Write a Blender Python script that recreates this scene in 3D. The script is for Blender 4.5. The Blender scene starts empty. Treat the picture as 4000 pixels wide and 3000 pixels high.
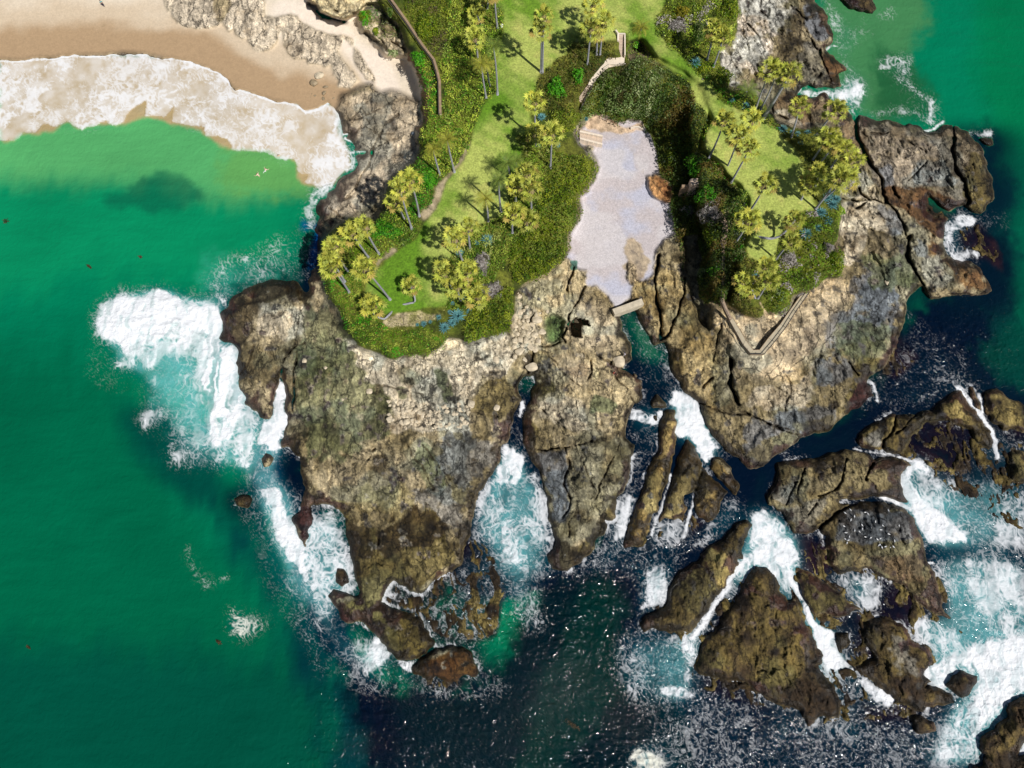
import bpy, math, random
import numpy as np
from mathutils import Vector, Matrix
PI = math.pi
C = bpy.context.scene.collection
# ------------------------------------------------------------------ camera, sky, sun
CAMZ = 120.0
FOC = 1475.0                      # focal length in units of a 2212 wide picture
r3 = -np.array([24.0, -380.0, -1475.0]); r3 /= np.linalg.norm(r3)
r1 = np.array([1.0, 0, 0]) - r3[0]*r3; r1 /= np.linalg.norm(r1)
r2 = np.cross(r3, r1)
cam_data = bpy.data.cameras.new('camera'); cam = bpy.data.objects.new('camera', cam_data); C.objects.link(cam)
cam_data.lens = 24.0; cam_data.sensor_width = 36.0; cam_data.clip_end = 6000; cam_data.clip_start = 0.5
cam.matrix_world = Matrix(((r1[0], r1[1], r1[2], 0), (r2[0], r2[1], r2[2], 0), (r3[0], r3[1], r3[2], CAMZ), (0, 0, 0, 1)))
bpy.context.scene.camera = cam
SUN_EL = math.radians(53); SUN_AZ = math.radians(136)      # azimuth clockwise from +Y
world = bpy.data.worlds.new('World'); bpy.context.scene.world = world; world.use_nodes = True
wn = world.node_tree.nodes; wl = world.node_tree.links
sky = wn.new('ShaderNodeTexSky'); sky.sky_type = 'NISHITA'; sky.sun_disc = False
sky.sun_elevation = SUN_EL; sky.sun_rotation = SUN_AZ
wn['Background'].inputs[1].default_value = 0.05
wl.new(sky.outputs[0], wn['Background'].inputs[0])
sd = bpy.data.lights.new('sun', 'SUN'); sd.energy = 4.6; sd.angle = math.radians(0.5); sd.color = (1.0, 0.965, 0.925)
sun = bpy.data.objects.new('sun', sd); C.objects.link(sun)
svec = Vector((math.sin(SUN_AZ)*math.cos(SUN_EL), math.cos(SUN_AZ)*math.cos(SUN_EL), math.sin(SUN_EL)))
sun.rotation_euler = svec.to_track_quat('Z', 'Y').to_euler(); sun.location = svec*300
vs = bpy.context.scene.view_settings
vs.view_transform = 'Standard'; vs.look = 'None'; vs.exposure = 0.0; vs.gamma = 1.0

# ------------------------------------------------------------------ coordinates
CROPS = dict(w=(0, 0, 1.0), a=(1200, 0, 5), b=(2000, 0, 5), c=(2700, 0, 5), d=(1200, 500, 5), e=(2000, 500, 5),
             f=(2700, 500, 5), g=(1200, 900, 5), h=(2000, 1000, 5), i=(2700, 1000, 5), j=(0, 0, 5), k=(600, 0, 5),
             l=(900, 500, 5), m=(300, 1000, 3.636), n=(900, 1900, 3.636), o=(1100, 1300, 3.636), p=(2000, 1400, 3.636),
             q=(2900, 1300, 3.636), r=(1800, 2175, 3.636), t=(2900, 2175, 3.636), v=(2900, 300, 3.636))
def P(s):
    out = []; cr = CROPS['w']
    for tok in s.split():
        if tok in CROPS: cr = CROPS[tok]
        else:
            x, y = tok.split(','); out.append((cr[0]*0.553+float(x)/cr[2], cr[1]*0.553+float(y)/cr[2]))
    return out
def unproj(u, v, z):
    dx = u-1106.0; dy = -(v-829.5); dz = -FOC
    a = r1[0]*dx+r1[1]*dy+r1[2]*dz; b = r2[0]*dx+r2[1]*dy+r2[2]*dz; c = r3[0]*dx+r3[1]*dy+r3[2]*dz
    t = (z-CAMZ)/c
    return a*t, b*t
def proj(x, y, z):
    d = np.array([x, y, z-CAMZ]); R = np.array([r1, r2, r3]); c = R.T @ d
    return 1106.0+c[0]/-c[2]*FOC, 829.5-c[1]/-c[2]*FOC

# ------------------------------------------------------------------ noise
rng = np.random.RandomState(7)
TAB = [rng.rand(256, 256).astype(np.float32) for _ in range(8)]
def vnoise(x, y, seed=0):
    T = TAB[seed % 8]; x = x+seed*17.31; y = y+seed*9.77
    xi = np.floor(x).astype(np.int32); yi = np.floor(y).astype(np.int32)
    fx = (x-xi).astype(np.float32); fy = (y-yi).astype(np.float32)
    fx = fx*fx*fx*(fx*(fx*6-15)+10); fy = fy*fy*fy*(fy*(fy*6-15)+10)
    x0 = xi & 255; x1 = (xi+1) & 255; y0 = yi & 255; y1 = (yi+1) & 255
    a = T[y0, x0]; b = T[y0, x1]; c = T[y1, x0]; d = T[y1, x1]
    return (a+(b-a)*fx)*(1-fy)+(c+(d-c)*fx)*fy
def fbm(x, y, octs=4, seed=0, gain=0.5):
    s = 0; a = 1; t = 0
    for i in range(octs):
        s = s+a*vnoise(x*2**i, y*2**i, seed+i*3); t += a; a *= gain
    return s/t
def ridged(x, y, octs=3, seed=0):
    s = 0; a = 1; t = 0
    for i in range(octs):
        s = s+a*(1-np.abs(2*vnoise(x*2**i, y*2**i, seed+i*3)-1)); t += a; a *= 0.5
    return s/t
def worley(x, y, seed=0):
    xi = np.floor(x).astype(np.int32); yi = np.floor(y).astype(np.int32)
    f1 = np.full(x.shape, 9.0, np.float32); f2 = f1.copy(); idv = np.zeros(x.shape, np.float32)
    A = TAB[seed % 8]; B = TAB[(seed+1) % 8]; D = TAB[(seed+2) % 8]
    for oy in (-1, 0, 1):
        for ox in (-1, 0, 1):
            cx = xi+ox; cy = yi+oy; ax = cx & 255; ay = cy & 255
            dd = np.sqrt((cx+A[ay, ax]-x)**2+(cy+B[ay, ax]-y)**2).astype(np.float32)
            m = dd < f1
            f2 = np.where(m, f1, np.minimum(f2, dd)); idv = np.where(m, D[ay, ax], idv); f1 = np.where(m, dd, f1)
    return f1, f2, idv
def sstep(a, b, x):
    t = np.clip((x-a)/(b-a), 0, 1); return t*t*(3-2*t)

# ------------------------------------------------------------------ ground grid laid over the site
STEP = 1.9
us = np.arange(-270, 2485, STEP); vs_ = np.arange(-250, 1905, STEP)
U, V = np.meshgrid(us, vs_); NY, NX = U.shape
X0, Y0 = unproj(U, V, 0.0)
wu = (fbm(X0/3.2, Y0/3.2, 4, 1)-0.5)*2; wv = (fbm(X0/3.2, Y0/3.2, 4, 5)-0.5)*2
wf = (fbm(X0/0.9, Y0/0.9, 4, 2)-0.5)*2; wg = (fbm(X0/0.9, Y0/0.9, 4, 7)-0.5)*2
wu2 = (fbm(X0/9, Y0/9, 5, 2)-0.5)*2; wv2 = (fbm(X0/9, Y0/9, 5, 6)-0.5)*2
def fill(poly, warp=0.0, warp2=0.0):
    pts = P(poly) if isinstance(poly, str) else poly
    pad = abs(warp)+abs(warp2)+4
    x0 = min(p[0] for p in pts)-pad; x1 = max(p[0] for p in pts)+pad; y0 = min(p[1] for p in pts)-pad; y1 = max(p[1] for p in pts)+pad
    i0 = max(0, int((x0-us[0])/STEP)); i1 = min(NX, int((x1-us[0])/STEP)+2); j0 = max(0, int((y0-vs_[0])/STEP)); j1 = min(NY, int((y1-vs_[0])/STEP)+2)
    M = np.zeros((NY, NX), np.float32)
    if i1 <= i0 or j1 <= j0: return M
    sl = (slice(j0, j1), slice(i0, i1))
    x = U[sl]+wu[sl]*warp*2.6+wf[sl]*warp*1.7+wu2[sl]*warp2*1.6; y = V[sl]+wv[sl]*warp*2.6+wg[sl]*warp*1.7+wv2[sl]*warp2*1.6
    ins = np.zeros(x.shape, bool)
    for k in range(len(pts)):
        ax, ay = pts[k-1]; bx, by = pts[k]
        if ay == by: continue
        c = (ay <= y) != (by <= y)
        ins ^= c & (x < ax+(y-ay)*(bx-ax)/(by-ay))
    M[sl] = ins
    return M
def box1(M, r, ax):
    n = M.shape[ax]; c = np.cumsum(np.concatenate([np.repeat(np.take(M, [0], ax), r+1, ax), M, np.repeat(np.take(M, [n-1], ax), r, ax)], ax), ax, dtype=np.float64)
    a = np.take(c, np.arange(2*r+1, 2*r+1+n), ax); b = np.take(c, np.arange(0, n), ax)
    return ((a-b)/(2*r+1)).astype(np.float32)
def blur(M, rad_u):
    r = int(round(rad_u/STEP/1.6))
    if r < 1: return M
    for _ in range(2): M = box1(box1(M, r, 0), r, 1)
    return M
def mask(poly, soft=0, warp=2.0, warp2=0.0): return blur(fill(poly, warp, warp2), soft)
def many(polys, warp=2.0, warp2=0.0):
    M = np.zeros((NY, NX), np.float32)
    for p in polys: M = np.maximum(M, fill(p, warp, warp2))
    return M
def line_d(poly, warp=1.5, pad=40):
    pts = P(poly) if isinstance(poly, str) else poly
    D = np.full((NY, NX), 1e3, np.float32)
    for k in range(1, len(pts)):
        ax, ay = pts[k-1]; bx, by = pts[k]
        i0 = max(0, int((min(ax, bx)-pad-us[0])/STEP)); i1 = min(NX, int((max(ax, bx)+pad-us[0])/STEP)+2)
        j0 = max(0, int((min(ay, by)-pad-vs_[0])/STEP)); j1 = min(NY, int((max(ay, by)+pad-vs_[0])/STEP)+2)
        if i1 <= i0 or j1 <= j0: continue
        sl = (slice(j0, j1), slice(i0, i1)); x = U[sl]+wu[sl]*warp*1.6; y = V[sl]+wv[sl]*warp*1.6
        L2 = (bx-ax)**2+(by-ay)**2+1e-6; t = np.clip(((x-ax)*(bx-ax)+(y-ay)*(by-ay))/L2, 0, 1)
        D[sl] = np.minimum(D[sl], np.hypot(x-ax-t*(bx-ax), y-ay-t*(by-ay)))
    return D
def dist_to(M):
    """distance in metres of every node to the nearest node where M is true (jump flooding on a half grid)"""
    m = M[::2, ::2]; h, w = m.shape; yy, xx = np.mgrid[0:h, 0:w].astype(np.float32)
    big = 1e5; sx = np.where(m, xx, -big); sy = np.where(m, yy, -big)
    s = 512
    while s >= 1:
        for oy in (-s, 0, s):
            for ox in (-s, 0, s):
                if ox == 0 and oy == 0: continue
                a0, a1 = max(0, oy), min(h, h+oy); b0, b1 = max(0, ox), min(w, w+ox)
                if a1 <= a0 or b1 <= b0: continue
                cx = sx[a0-oy:a1-oy, b0-ox:b1-ox]; cy = sy[a0-oy:a1-oy, b0-ox:b1-ox]
                X = xx[a0:a1, b0:b1]; Y = yy[a0:a1, b0:b1]
                nd = (cx-X)**2+(cy-Y)**2; od = (sx[a0:a1, b0:b1]-X)**2+(sy[a0:a1, b0:b1]-Y)**2
                k = nd < od
                sx[a0:a1, b0:b1] = np.where(k, cx, sx[a0:a1, b0:b1]); sy[a0:a1, b0:b1] = np.where(k, cy, sy[a0:a1, b0:b1])
        s //= 2
    d = np.sqrt((sx-xx)**2+(sy-yy)**2)*2*STEP/12.3
    d = np.repeat(np.repeat(d, 2, 0), 2, 1)[:NY, :NX]
    return blur(np.minimum(d, 80), 5)
# ------------------------------------------------------------------ outlines surveyed from the site
LAND = """w -320,128 0,128 40,131 90,126 145,121 215,118 262,113 315,116 k 180,640 350,665 520,720 680,780 790,870 890,960 1100,1030 1300,1100 1420,1110 1570,1150 1640,1210 1780,1180 1880,1110 1960,1190 2010,1260
l 1215,0 1230,60 1320,48 1250,100 1340,130 1375,195 1290,265 1490,235 1500,250 1340,300 1390,370 1340,450 1290,490 1170,550 1110,640 1050,700 1050,740 960,790 930,870 950,940 1000,970 940,1030 910,1130 950,1220 985,1300 960,1400 930,1490 880,1540 850,1600
m 1870,130 1830,170 1820,250 1790,275 1740,200 1600,205 1480,185 1380,215 1250,275 1190,340 1180,400 1110,450 1120,500 1140,570 1110,640 1240,700 1260,770 1240,840 1270,930 1270,1030 1310,1100 1320,1170 1410,1220 1430,1280 1520,1280 1545,1150 1590,1040 1610,985 1605,910 1620,905 1628,990 1640,1170 1640,1300 1620,1450 1600,1520
o 60,900 150,980 160,1100 200,1220 170,1300 150,1400 90,1440 n 480,220 530,430 580,490 640,260 630,180 660,155 780,150 870,180 910,350 940,480 950,560 990,780 1000,840 880,820 800,800 770,850 800,930 870,1060 920,1080 1020,1060 1060,1120 1130,1170 1200,1250 1260,1330 1300,1370 1450,1360 1600,1250 1560,1150 1500,1040 1430,1000 1340,980 1180,900 1230,780 1280,740 1400,800 1500,830 1620,720 1820,620 1840,480 1900,350 1930,150
o 1520,1360 1540,1300 1600,1200 1700,1000 1710,960 1720,880 1770,860 1790,760 1830,650 1875,545 1860,430 1870,350 1980,350 1980,400 1960,440 1930,560 1895,700 1900,870 1930,960 2020,1060 2060,1250 2100,1450 2150,1650
p 325,1450 310,1500 240,1530 270,1600 330,1659 430,1659 540,1600 700,1410 770,1370 740,1260 790,1290 830,1240 810,1110 880,1060 930,900 950,780 960,680 900,580 920,480 950,360 1000,340 1010,210 1020,180
h 1350,1270 1190,1215 1200,1200 1320,1120 1270,950 1180,780 1150,660 1260,600 1310,590 1400,740 1500,900 1560,960 1650,930 1700,1080 1720,1200 1830,1350 1830,1430 1930,1520 2030,1580
p 1480,340 1500,450 1540,560 1600,650 1740,760 1850,860 q 90,1080 180,1040 280,950 420,870 500,805 640,790 740,730 870,600 1000,520 1040,500 1020,430 970,380 1060,300 1150,240 1200,120 1230,0
w 1950,700 1965,640 1990,615 2010,650 2050,640 2100,640 2140,632 v 1930,1600 1860,1500 1800,1440 1720,1450 1600,1390 1580,1280 1600,1170 1650,1090 1500,1100 1430,1040 1460,970 1640,1050 1760,1010 1780,1050 1900,1090 1940,1010 1980,940 1960,760 1900,600 1820,480 1760,430 1680,380 1560,360 1520,420 1430,430 1380,380 1290,380 1120,320 1000,320 880,300
c 1760,1250 1700,1130 1490,1040 1440,980 1340,1040 1300,1010 1200,1000 1120,1060 1240,900 1290,900 1390,950 1490,940 1650,930 1590,800 1700,760 1650,680 1560,640 1500,560 1450,530 1520,490 1530,380 1500,260 1480,180 1380,70 1330,0 w 1740,-100 1730,-320 -320,-320"""
# islands: name, label, outline
ISLES = [
 ('sea_rock', 'long olive brown rock ridge with a grey western end, right of the dark tidal channel', "q 900,860 920,780 1000,720 1180,640 1300,620 1370,640 1500,600 1600,520 1660,460 1700,450 1790,580 1870,680 1960,760 1985,860 1960,920 1880,900 1790,780 1600,700 1450,720 1330,820 1290,900 1230,960 1130,940 1110,890 1040,930 930,910"),
 ('sea_rock', 'brown double humped rock at the right edge beside the narrow white foam stream', "q 1920,460 2000,450 2100,520 2230,600 2330,700 2230,780 2050,770 1960,690 1905,570"),
 ('sea_rock', 'slim brown rock between two white foam streams near the right edge', "q 1760,420 1830,430 1850,520 1865,610 1820,600 1790,500"),
 ('sea_rock', 'small knobbly tan rock at the right edge below the foam stream', "q 2080,940 2180,940 2250,1000 2240,1150 2130,1165 2090,1050"),
 ('sea_rock', 'broad grey and olive domed rock with a crack across it, dotted with white birds', "q 280,1010 420,985 600,1000 640,960 830,930 870,940 1000,950 1040,1010 1090,980 1190,980 1340,1045 1270,1085 1260,1180 1260,1260 1300,1350 1110,1300 980,1285 870,1310 760,1300 740,1330 860,1340 1000,1310 1250,1370 1350,1450 1390,1560 t 1430,0 1480,80 1540,250 1560,380 1640,490 1520,470 1390,380 1250,230 1060,150 950,100 740,150 700,60 q 640,1620 600,1550 500,1580 420,1570 340,1480 290,1390 180,1360 170,1320 230,1200 250,1120 260,1060"),
 ('sea_rock', 'leaf shaped olive rock between the dark lagoon and the diagonal white stream', "p 1830,1260 1895,1300 1850,1400 1800,1500 1810,1600 r 2150,20 2190,60 2090,230 1970,380 1880,520 1800,610 1750,600 1600,590 1530,570 1450,590 1400,540 1450,470 1600,400 1610,260 1720,130 1870,20 p 1450,1560 1600,1450 1750,1330"),
 ('sea_rock', 'large dark brown reef rock left of the forked white stream at the bottom', "t 100,80 200,80 260,150 290,280 350,360 420,360 480,500 540,620 640,760 640,830 560,860 660,930 680,960 720,1010 775,1200 760,1250 640,1250 520,1340 470,1230 270,1160 100,1060 60,980 r 2100,980 1900,920 1850,870 1880,740 1910,640 1990,580 2100,420"),
 ('sea_rock', 'narrow brown rock spur right of the forked white stream', "t 410,90 500,110 640,180 760,300 850,370 950,430 850,440 740,470 650,440 560,440 490,350 440,220"),
 ('sea_rock', 'small dark rock lump between the white stream and the big brown reef', "t 740,620 830,595 850,700 770,760"),
 ('sea_rock', 'large brown reef rock beside the broad white surf at the lower right', "t 1000,500 1100,480 1280,530 1370,660 1480,740 1500,850 1440,940 1500,1000 1440,1040 1560,1030 1640,1080 1670,1150 1480,1180 1430,1210 1200,1140 1060,1020 1030,960 880,900 870,860 960,830 1050,800 1000,720 940,620"),
 ('sea_rock', 'lozenge shaped dark rock ringed by white surf at the lower right', "t 1600,1000 1650,930 1740,900 1870,960 1790,1080 1740,1110 1640,1050"),
 ('sea_rock', 'little oval brown rock in choppy water near the bottom right', "t 1320,1240 1400,1230 1530,1310 1540,1380 1380,1380 1350,1300"),
 ('sea_rock', 'black wet rocks in the bottom right corner of the surf', "t 2330,1080 2120,1120 2060,1180 2080,1260 1970,1340 1990,1370 1900,1400 1870,1460 1880,1540 1920,1570 1880,1590 1900,1630 1790,1645 1830,1900 2400,1900 2400,1540 2180,1560 2200,1480 2400,1430"),
 ('sea_rock', 'dark submerged looking rock in the foam at the top right', "c 1590,-20 1690,70 1800,125 1965,160 2010,100 1960,20 1950,-100 1600,-100"),
 ('sea_rock', 'squat brown boulder where the cove channel splits', "p 1060,330 1140,280 1215,350 1210,390 1090,392"),
 ('sea_rock', 'long narrow tan rock rib, leftmost of the ribs between channels', "p 1185,405 1290,400 1310,500 1290,640 1240,900 1180,1060 1100,1250 1060,1400 1000,1480 870,1520 890,1400 960,1220 1020,1060 1080,900 1130,700 1160,540"),
 ('sea_rock', 'pointed tan rock rib, second of the ribs between channels', "p 1370,640 1440,700 1500,830 1430,1050 1350,1060 1340,1130 1385,1150 1340,1260 1200,1250 1120,1330 1180,1180 1255,950 1295,780"),
 ('sea_rock', 'tan rock rib with a green foot, third of the ribs between channels', "p 1500,850 1550,920 1620,1000 1700,1060 1640,1130 1620,1220 1550,1310 1440,1230 1425,1080 1465,960"),
 ('sea_rock', 'small cracked tan rock on the east side of the ribs', "p 1570,770 1650,770 1720,880 1800,990 1780,1090 1740,1090 1640,980 1545,870"),
 ('sea_rock', 'rounded rust brown rock at the tip of the headland foam', "n 1400,1430 1480,1350 1600,1270 1760,1250 1850,1262 1905,1310 1920,1380 1945,1450 1930,1490 1850,1490 1740,1530 1620,1490 1550,1520 1430,1480"),
 ('sea_rock', 'dark purple wave washed rock in the foam west of the headland', "n 20,90 60,60 150,50 190,100 150,160 60,150"),
 ('sea_rock', 'pair of small dark rocks poking through foam off the headland', "n 830,650 900,660 930,760 880,790 820,750"),
 ('sea_rock', 'tiny white washed rock off the tip of the east headland', "v 1850,470 1940,470 1990,520 1960,550 1880,530"),
 ('sea_rock', 'tan stone standing in the small rapid of the cove channel', "p 1100,440 1140,430 1155,490 1120,510"),
 ('sea_rock', 'mossy green rock in the crack foam west of the headland', "m 1450,1580 1500,1540 1550,1580 1530,1650 1470,1650"),
]
LAWN = ["w 1063,-330 1063,0 a 2120,130 2120,300 2060,560 2030,760 2050,1000 1930,1080 1860,1250 1790,1420 1740,1659 d 1800,0 1760,220 1640,430 1560,510 1500,620 1440,760 1370,890 1280,1010 1180,1200 1020,1290 900,1380 800,1480 720,1560 g 640,560 620,700 740,800 760,900 930,890 1040,880 1200,850 1500,820 1530,700 1500,500 1520,330 1600,170 d 1620,1100 1900,1010 2100,950 e 0,600 60,330 110,250 20,80 b 160,1440 220,1320 180,1200 260,1000 280,800 400,700 480,640 570,600 620,440 800,440 900,460 980,440 1140,420 1220,420 1400,420 1500,560 1700,720 1740,770 1950,870 1950,950 2020,1080 2130,1200 2212,1330 b 2212,1000 2100,870 1980,750 1880,650 1830,590 1700,500 1590,400 1560,300 1580,170 1640,60 1660,0 w 1440,-330",
        "c 0,960 60,1100 180,1230 230,1300 170,1420 150,1540 f 165,100 160,200 200,300 340,430 430,580 520,650 590,720 610,850 640,920 720,1080 600,1100 580,1250 620,1400 750,1440 900,1400 940,1240 1000,1080 1130,900 1300,900 1340,870 1300,750 1230,600 1200,350 1150,250 1060,150 960,60 900,0 c 850,1360 790,1300 680,1250 520,1200 330,1100 200,980 150,870 0,730"]
SAND = ["""w -320,-320 -320,128 0,128 40,131 90,126 145,121 215,118 262,113 315,116 k 180,640 350,665 520,720 680,780 790,870 890,960 1100,1030 1300,1100 1420,1110 1570,1150 1640,1210 1780,1180 1880,1110 1960,1190 2010,1120 a 360,1010 420,1000 480,960 700,900 740,960 800,1000 900,970 1000,1000 1290,1130 1290,950 1230,830 1120,700 1130,620 1050,600 850,560 700,440 600,340 600,230 550,180 570,90 380,210 150,120 0,0 w 660,-320"""]
LEDGE = ["k 110,0 110,60 180,135 200,90 220,190 270,260 460,320 620,310 690,270 740,240 810,340 870,300 890,380 970,440 1010,400 1030,470 1090,550 1250,530 1330,470 1370,320 1400,330 1410,480 1440,560 1520,640 1650,640 1680,700 1780,690 1850,720 1920,690 1930,800 2000,850 1980,930 2130,940 2212,860 a 330,560 400,400 560,560 700,800 740,900 640,850 560,740 500,650 500,450 470,400 380,380 230,370 0,290 k 1780,320 1600,260 1560,170 1420,170 1350,190 1210,180 1200,0 w 560,-320 330,-320"]
COVE = ["b 740,1440 880,1250 960,1220 1050,1290 1130,1340 1240,1290 1430,1320 1500,1400 e 1520,150 1600,300 1600,500 1450,510 1470,640 1540,740 1700,790 1720,880 1770,1120 1660,1180 1560,1300 1540,1420 h 1530,200 1440,260 1350,260 1340,140 1250,60 1230,130 1230,250 1300,320 1280,400 1260,470 1130,560 1040,450 900,330 800,310 810,150 700,130 620,60 640,30 e 560,1390 640,1320 640,1120 740,990 760,850 740,750 830,660 910,560 940,430 930,330 890,290 890,200 780,180 720,110"]
PLATL = ["w 800,-330 a 720,0 840,100 1000,300 1060,470 1130,620 1210,760 1270,950 1250,1180 1270,1340 1200,1450 d 1200,140 1230,260 1150,370 1060,430 940,570 880,660 860,830 740,1010 640,1000 500,960 350,1050 170,1200 130,1400 170,1659 g 180,450 200,700 320,800 390,1090 480,1130 600,1260 850,1380 970,1395 1150,1360 1300,1320 1420,1280 1500,1150 1680,1160 1740,1230 1900,1180 2100,1100 2190,1060 h 10,620 30,400 130,280 270,240 400,150 500,60 e 520,1420 600,1330 600,1120 700,980 720,850 700,740 800,640 880,540 900,430 890,330 820,270 740,180 660,60 b 690,1400 740,1250 760,1130 820,1000 960,800 1030,720 1220,700 1230,560 1300,480 1400,420 1500,560 1700,720 1740,770 1950,870 1950,950 2020,1080 2130,1200 2212,1330 b 2212,-10 w 1500,-330"]
PLATR = ["b 2212,-300 1900,200 1640,540 1950,870 2020,1080 2130,1200 c 180,1230 180,1300 110,1420 90,1600 f 110,100 110,250 220,330 400,560 480,620 560,720 590,850 640,1000 620,1100 560,1250 520,1400 480,1500 i 440,300 400,560 540,610 600,650 740,660 850,600 1020,600 1080,500 1100,420 1280,370 1400,290 1480,240 1600,240 1630,180 1640,0 f 1640,1400 1530,1290 1600,1150 1640,1000 1650,900 1610,800 1620,730 1600,600 1700,560 1720,380 1680,230 1600,60 c 1600,1500 1500,1450 1380,1400 1100,1390 930,1350 850,1200 780,1080 700,1010 420,980 440,850 330,760 250,650 130,590 0,560 c 100,480 300,500 440,450 490,330 520,200 520,0 w 1600,-330"]
RAVR = ["b 1730,760 1950,870 2130,1200 c 180,1230 110,1420 90,1600 f 110,250 220,330 400,560 480,620 560,720 590,850 640,1000 620,1100 560,1250 520,1400 480,1500 i 440,300 350,560 250,480 180,500 200,760 150,740 60,600 20,400 h 1850,240 1860,100 e 1830,1250 1770,1130 1720,880 1700,790 1750,640 1600,500 1580,300 1500,100 1430,-20"]
RLEDGE = ["i 210,500 340,560 440,590 540,610 600,650 740,660 850,600 1020,600 1080,500 1280,370 1420,280 1640,260 1700,600 1500,900 1200,1100 800,1250 500,1200 430,1000 330,800 200,780"]
PIT = ["h 600,740 690,680 760,690 820,700 830,760 740,790 770,860 700,885 640,850 610,790"]
POOLG = ["h 330,640 440,620 560,700 560,860 480,940 380,900 340,800"]
# cracks: line, half width (u), depth (m)
CRACKS = [("h 1590,0 1560,150 1560,350 1600,600 1620,880", 5, 3.0), ("h 1870,240 1830,480 1790,640 1700,820 1630,900", 4, 2.4),
 ("h 650,130 620,300 610,370", 3, 1.5), ("h 800,320 750,400 690,520 620,640 590,780 545,900 590,940", 3.5, 1.8),
 ("h 290,980 420,950 520,940", 3, 1.4), ("h 240,1000 220,1160 130,1200 160,1260", 3, 1.2), ("h 1080,1160 1010,1130 900,1050", 2.5, 1), ("h 1060,1170 1180,1080", 3, 1.3),
 ("h 1180,1210 1290,1260 1390,1340", 3, 1.2), ("h 840,1130 860,1250 820,1340", 3, 1.4), ("h 380,1080 560,1260 760,1410", 2, .7), ("h 1100,1290 1200,1400 1320,1600", 2, .7),
 ("h 250,600 190,720 270,780", 2.5, 1), ("p 190,730 330,710 470,690 620,650", 2, .8), ("p 430,700 450,860 410,980 450,1100 440,1200 400,1250", 3, 1.4),
 ("p 860,640 790,800 700,960 650,1100", 2.2, .8), ("p 550,780 640,1000", 2, .6), ("p 430,1400 440,1290 500,1240", 2, .6), ("p 1480,350 1700,420 1860,450 2212,560", 2.5, .9),
 ("p 1730,20 1710,150 1730,250 1780,370", 6, 2.2), ("i 440,1120 430,1250 400,1350 440,1450 500,1580", 6, 2.4), ("i 120,1420 220,1300", 3, 1.4), ("i 230,1150 250,1060 320,700", 2.5, 1),
 ("q 0,620 170,690 400,790 500,810", 2.5, 1.1), ("q 840,240 920,330", 3, 1.2), ("q 260,440 360,500 330,620", 2, .7),
 ("v 880,310 890,420 930,530 1000,650 1080,770 1110,900 1140,980", 6, 2.8), ("v 1140,980 1220,1080 1270,1190 1290,1260", 4, 1.8), ("v 1310,1250 1300,1400 1350,1500 1420,1630", 6, 2.6),
 ("v 1650,490 1670,620 1700,760 1760,900 1770,1000", 5, 2.2), ("v 770,960 900,970 1040,960 1130,990", 4.5, 2.0), ("v 900,1030 960,990", 5, 1.6), ("v 900,880 940,930 1000,970", 4, 1.6), ("v 1190,880 1230,940", 5, 1.6),
 ("v 1640,390 1650,480", 3, 1), ("v 1300,820 1400,720 1450,660", 2, .6), ("v 960,1180 1100,1240", 2, .5), ("v 1000,440 1140,440", 3.5, 1.2), ("v 1300,510 1380,560 1450,600", 3, .8),
 ("q 480,1060 460,1180 440,1260", 3, 1.2), ("q 820,1000 790,1180 720,1240 600,1290", 3, 1.3), ("q 1030,1030 970,1150", 4, 1.6), ("q 1200,650 1180,760 1110,880", 4, 1.6), ("q 1370,640 1280,740 1190,790", 3.5, 1.4),
 ("q 870,1330 760,1400 660,1480 570,1570", 4, 1.8), ("q 590,1340 520,1430", 2.5, .8), ("q 440,1170 340,1340", 2, .8), ("m 1770,270 1750,450 1720,640", 2.5, 1), ("m 1720,700 1640,800 1615,900", 3, 1.2),
 ("m 1720,780 1700,1000 1700,1220", 3, 1.2), ("m 1390,690 1340,850 1280,930", 2.5, .9), ("o 180,80 100,110 30,180 10,300", 2.5, 1), ("o 120,150 100,330 95,600", 2.5, 1.1),
 ("o 740,400 900,440 1120,500", 2, .7), ("o 1280,570 1480,620 1700,660", 2, .7), ("o 660,990 740,920", 2.2, .8), ("o 1990,920 2212,910", 2, .8), ("o 2000,560 2212,740", 2, .7),
 ("o 1060,850 1200,1000 1320,1160", 2.5, .6), ("o 980,880 1100,1040 1200,1240", 2.5, .6), ("n 1160,330 1165,520", 3, .8), ("n 540,130 560,40", 3, 1),
 ("a 460,1290 600,1150 700,1050", 2, .5), ("a 430,1270 520,1290 700,1230 880,1110", 2, .5), ("a 700,1659 760,1480 850,1320 1000,1220", 3, .8), ("a 530,1440 570,1370 680,1390 760,1450 900,1440 1000,1350", 2, .5), ("a 600,1170 640,1300 760,1460 860,1560", 2, .45),
 ("d 700,270 680,400 600,500 520,680 420,780", 3, .9), ("d 720,240 850,160 1000,80", 2, .5), ("d 430,740 500,650 560,560", 2, .5), ("d 240,870 380,960 500,1000", 2.5, .8),
 ("a 30,30 100,90 180,180 300,210 380,215", 9, 1.5), ("a 640,350 700,420 780,470", 7, 1.6), ("a 780,400 860,540", 3, 1.2), ("a 920,460 1050,530", 5, 1.2), ("a 300,110 360,160 430,110 520,130", 3, .8), ("a 250,60 330,130", 3, .8),
 ("c 740,0 750,120 830,190", 2.5, .7), ("c 630,240 680,330 740,400", 2.5, .8), ("c 1060,40 1160,100 1200,180 1250,230", 3, .8), ("c 1390,540 1420,680 1470,780 1500,870", 3.5, 1.2), ("c 1280,430 1330,520 1390,560", 3, 1),
 ("c 1320,1170 1400,1100 1500,1070", 3, .9), ("c 880,1100 910,1240 1020,1300", 4, 1), ("c 720,700 740,790 840,820", 3, .8), ("c 1310,900 1390,780", 2.5, .8)]
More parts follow.
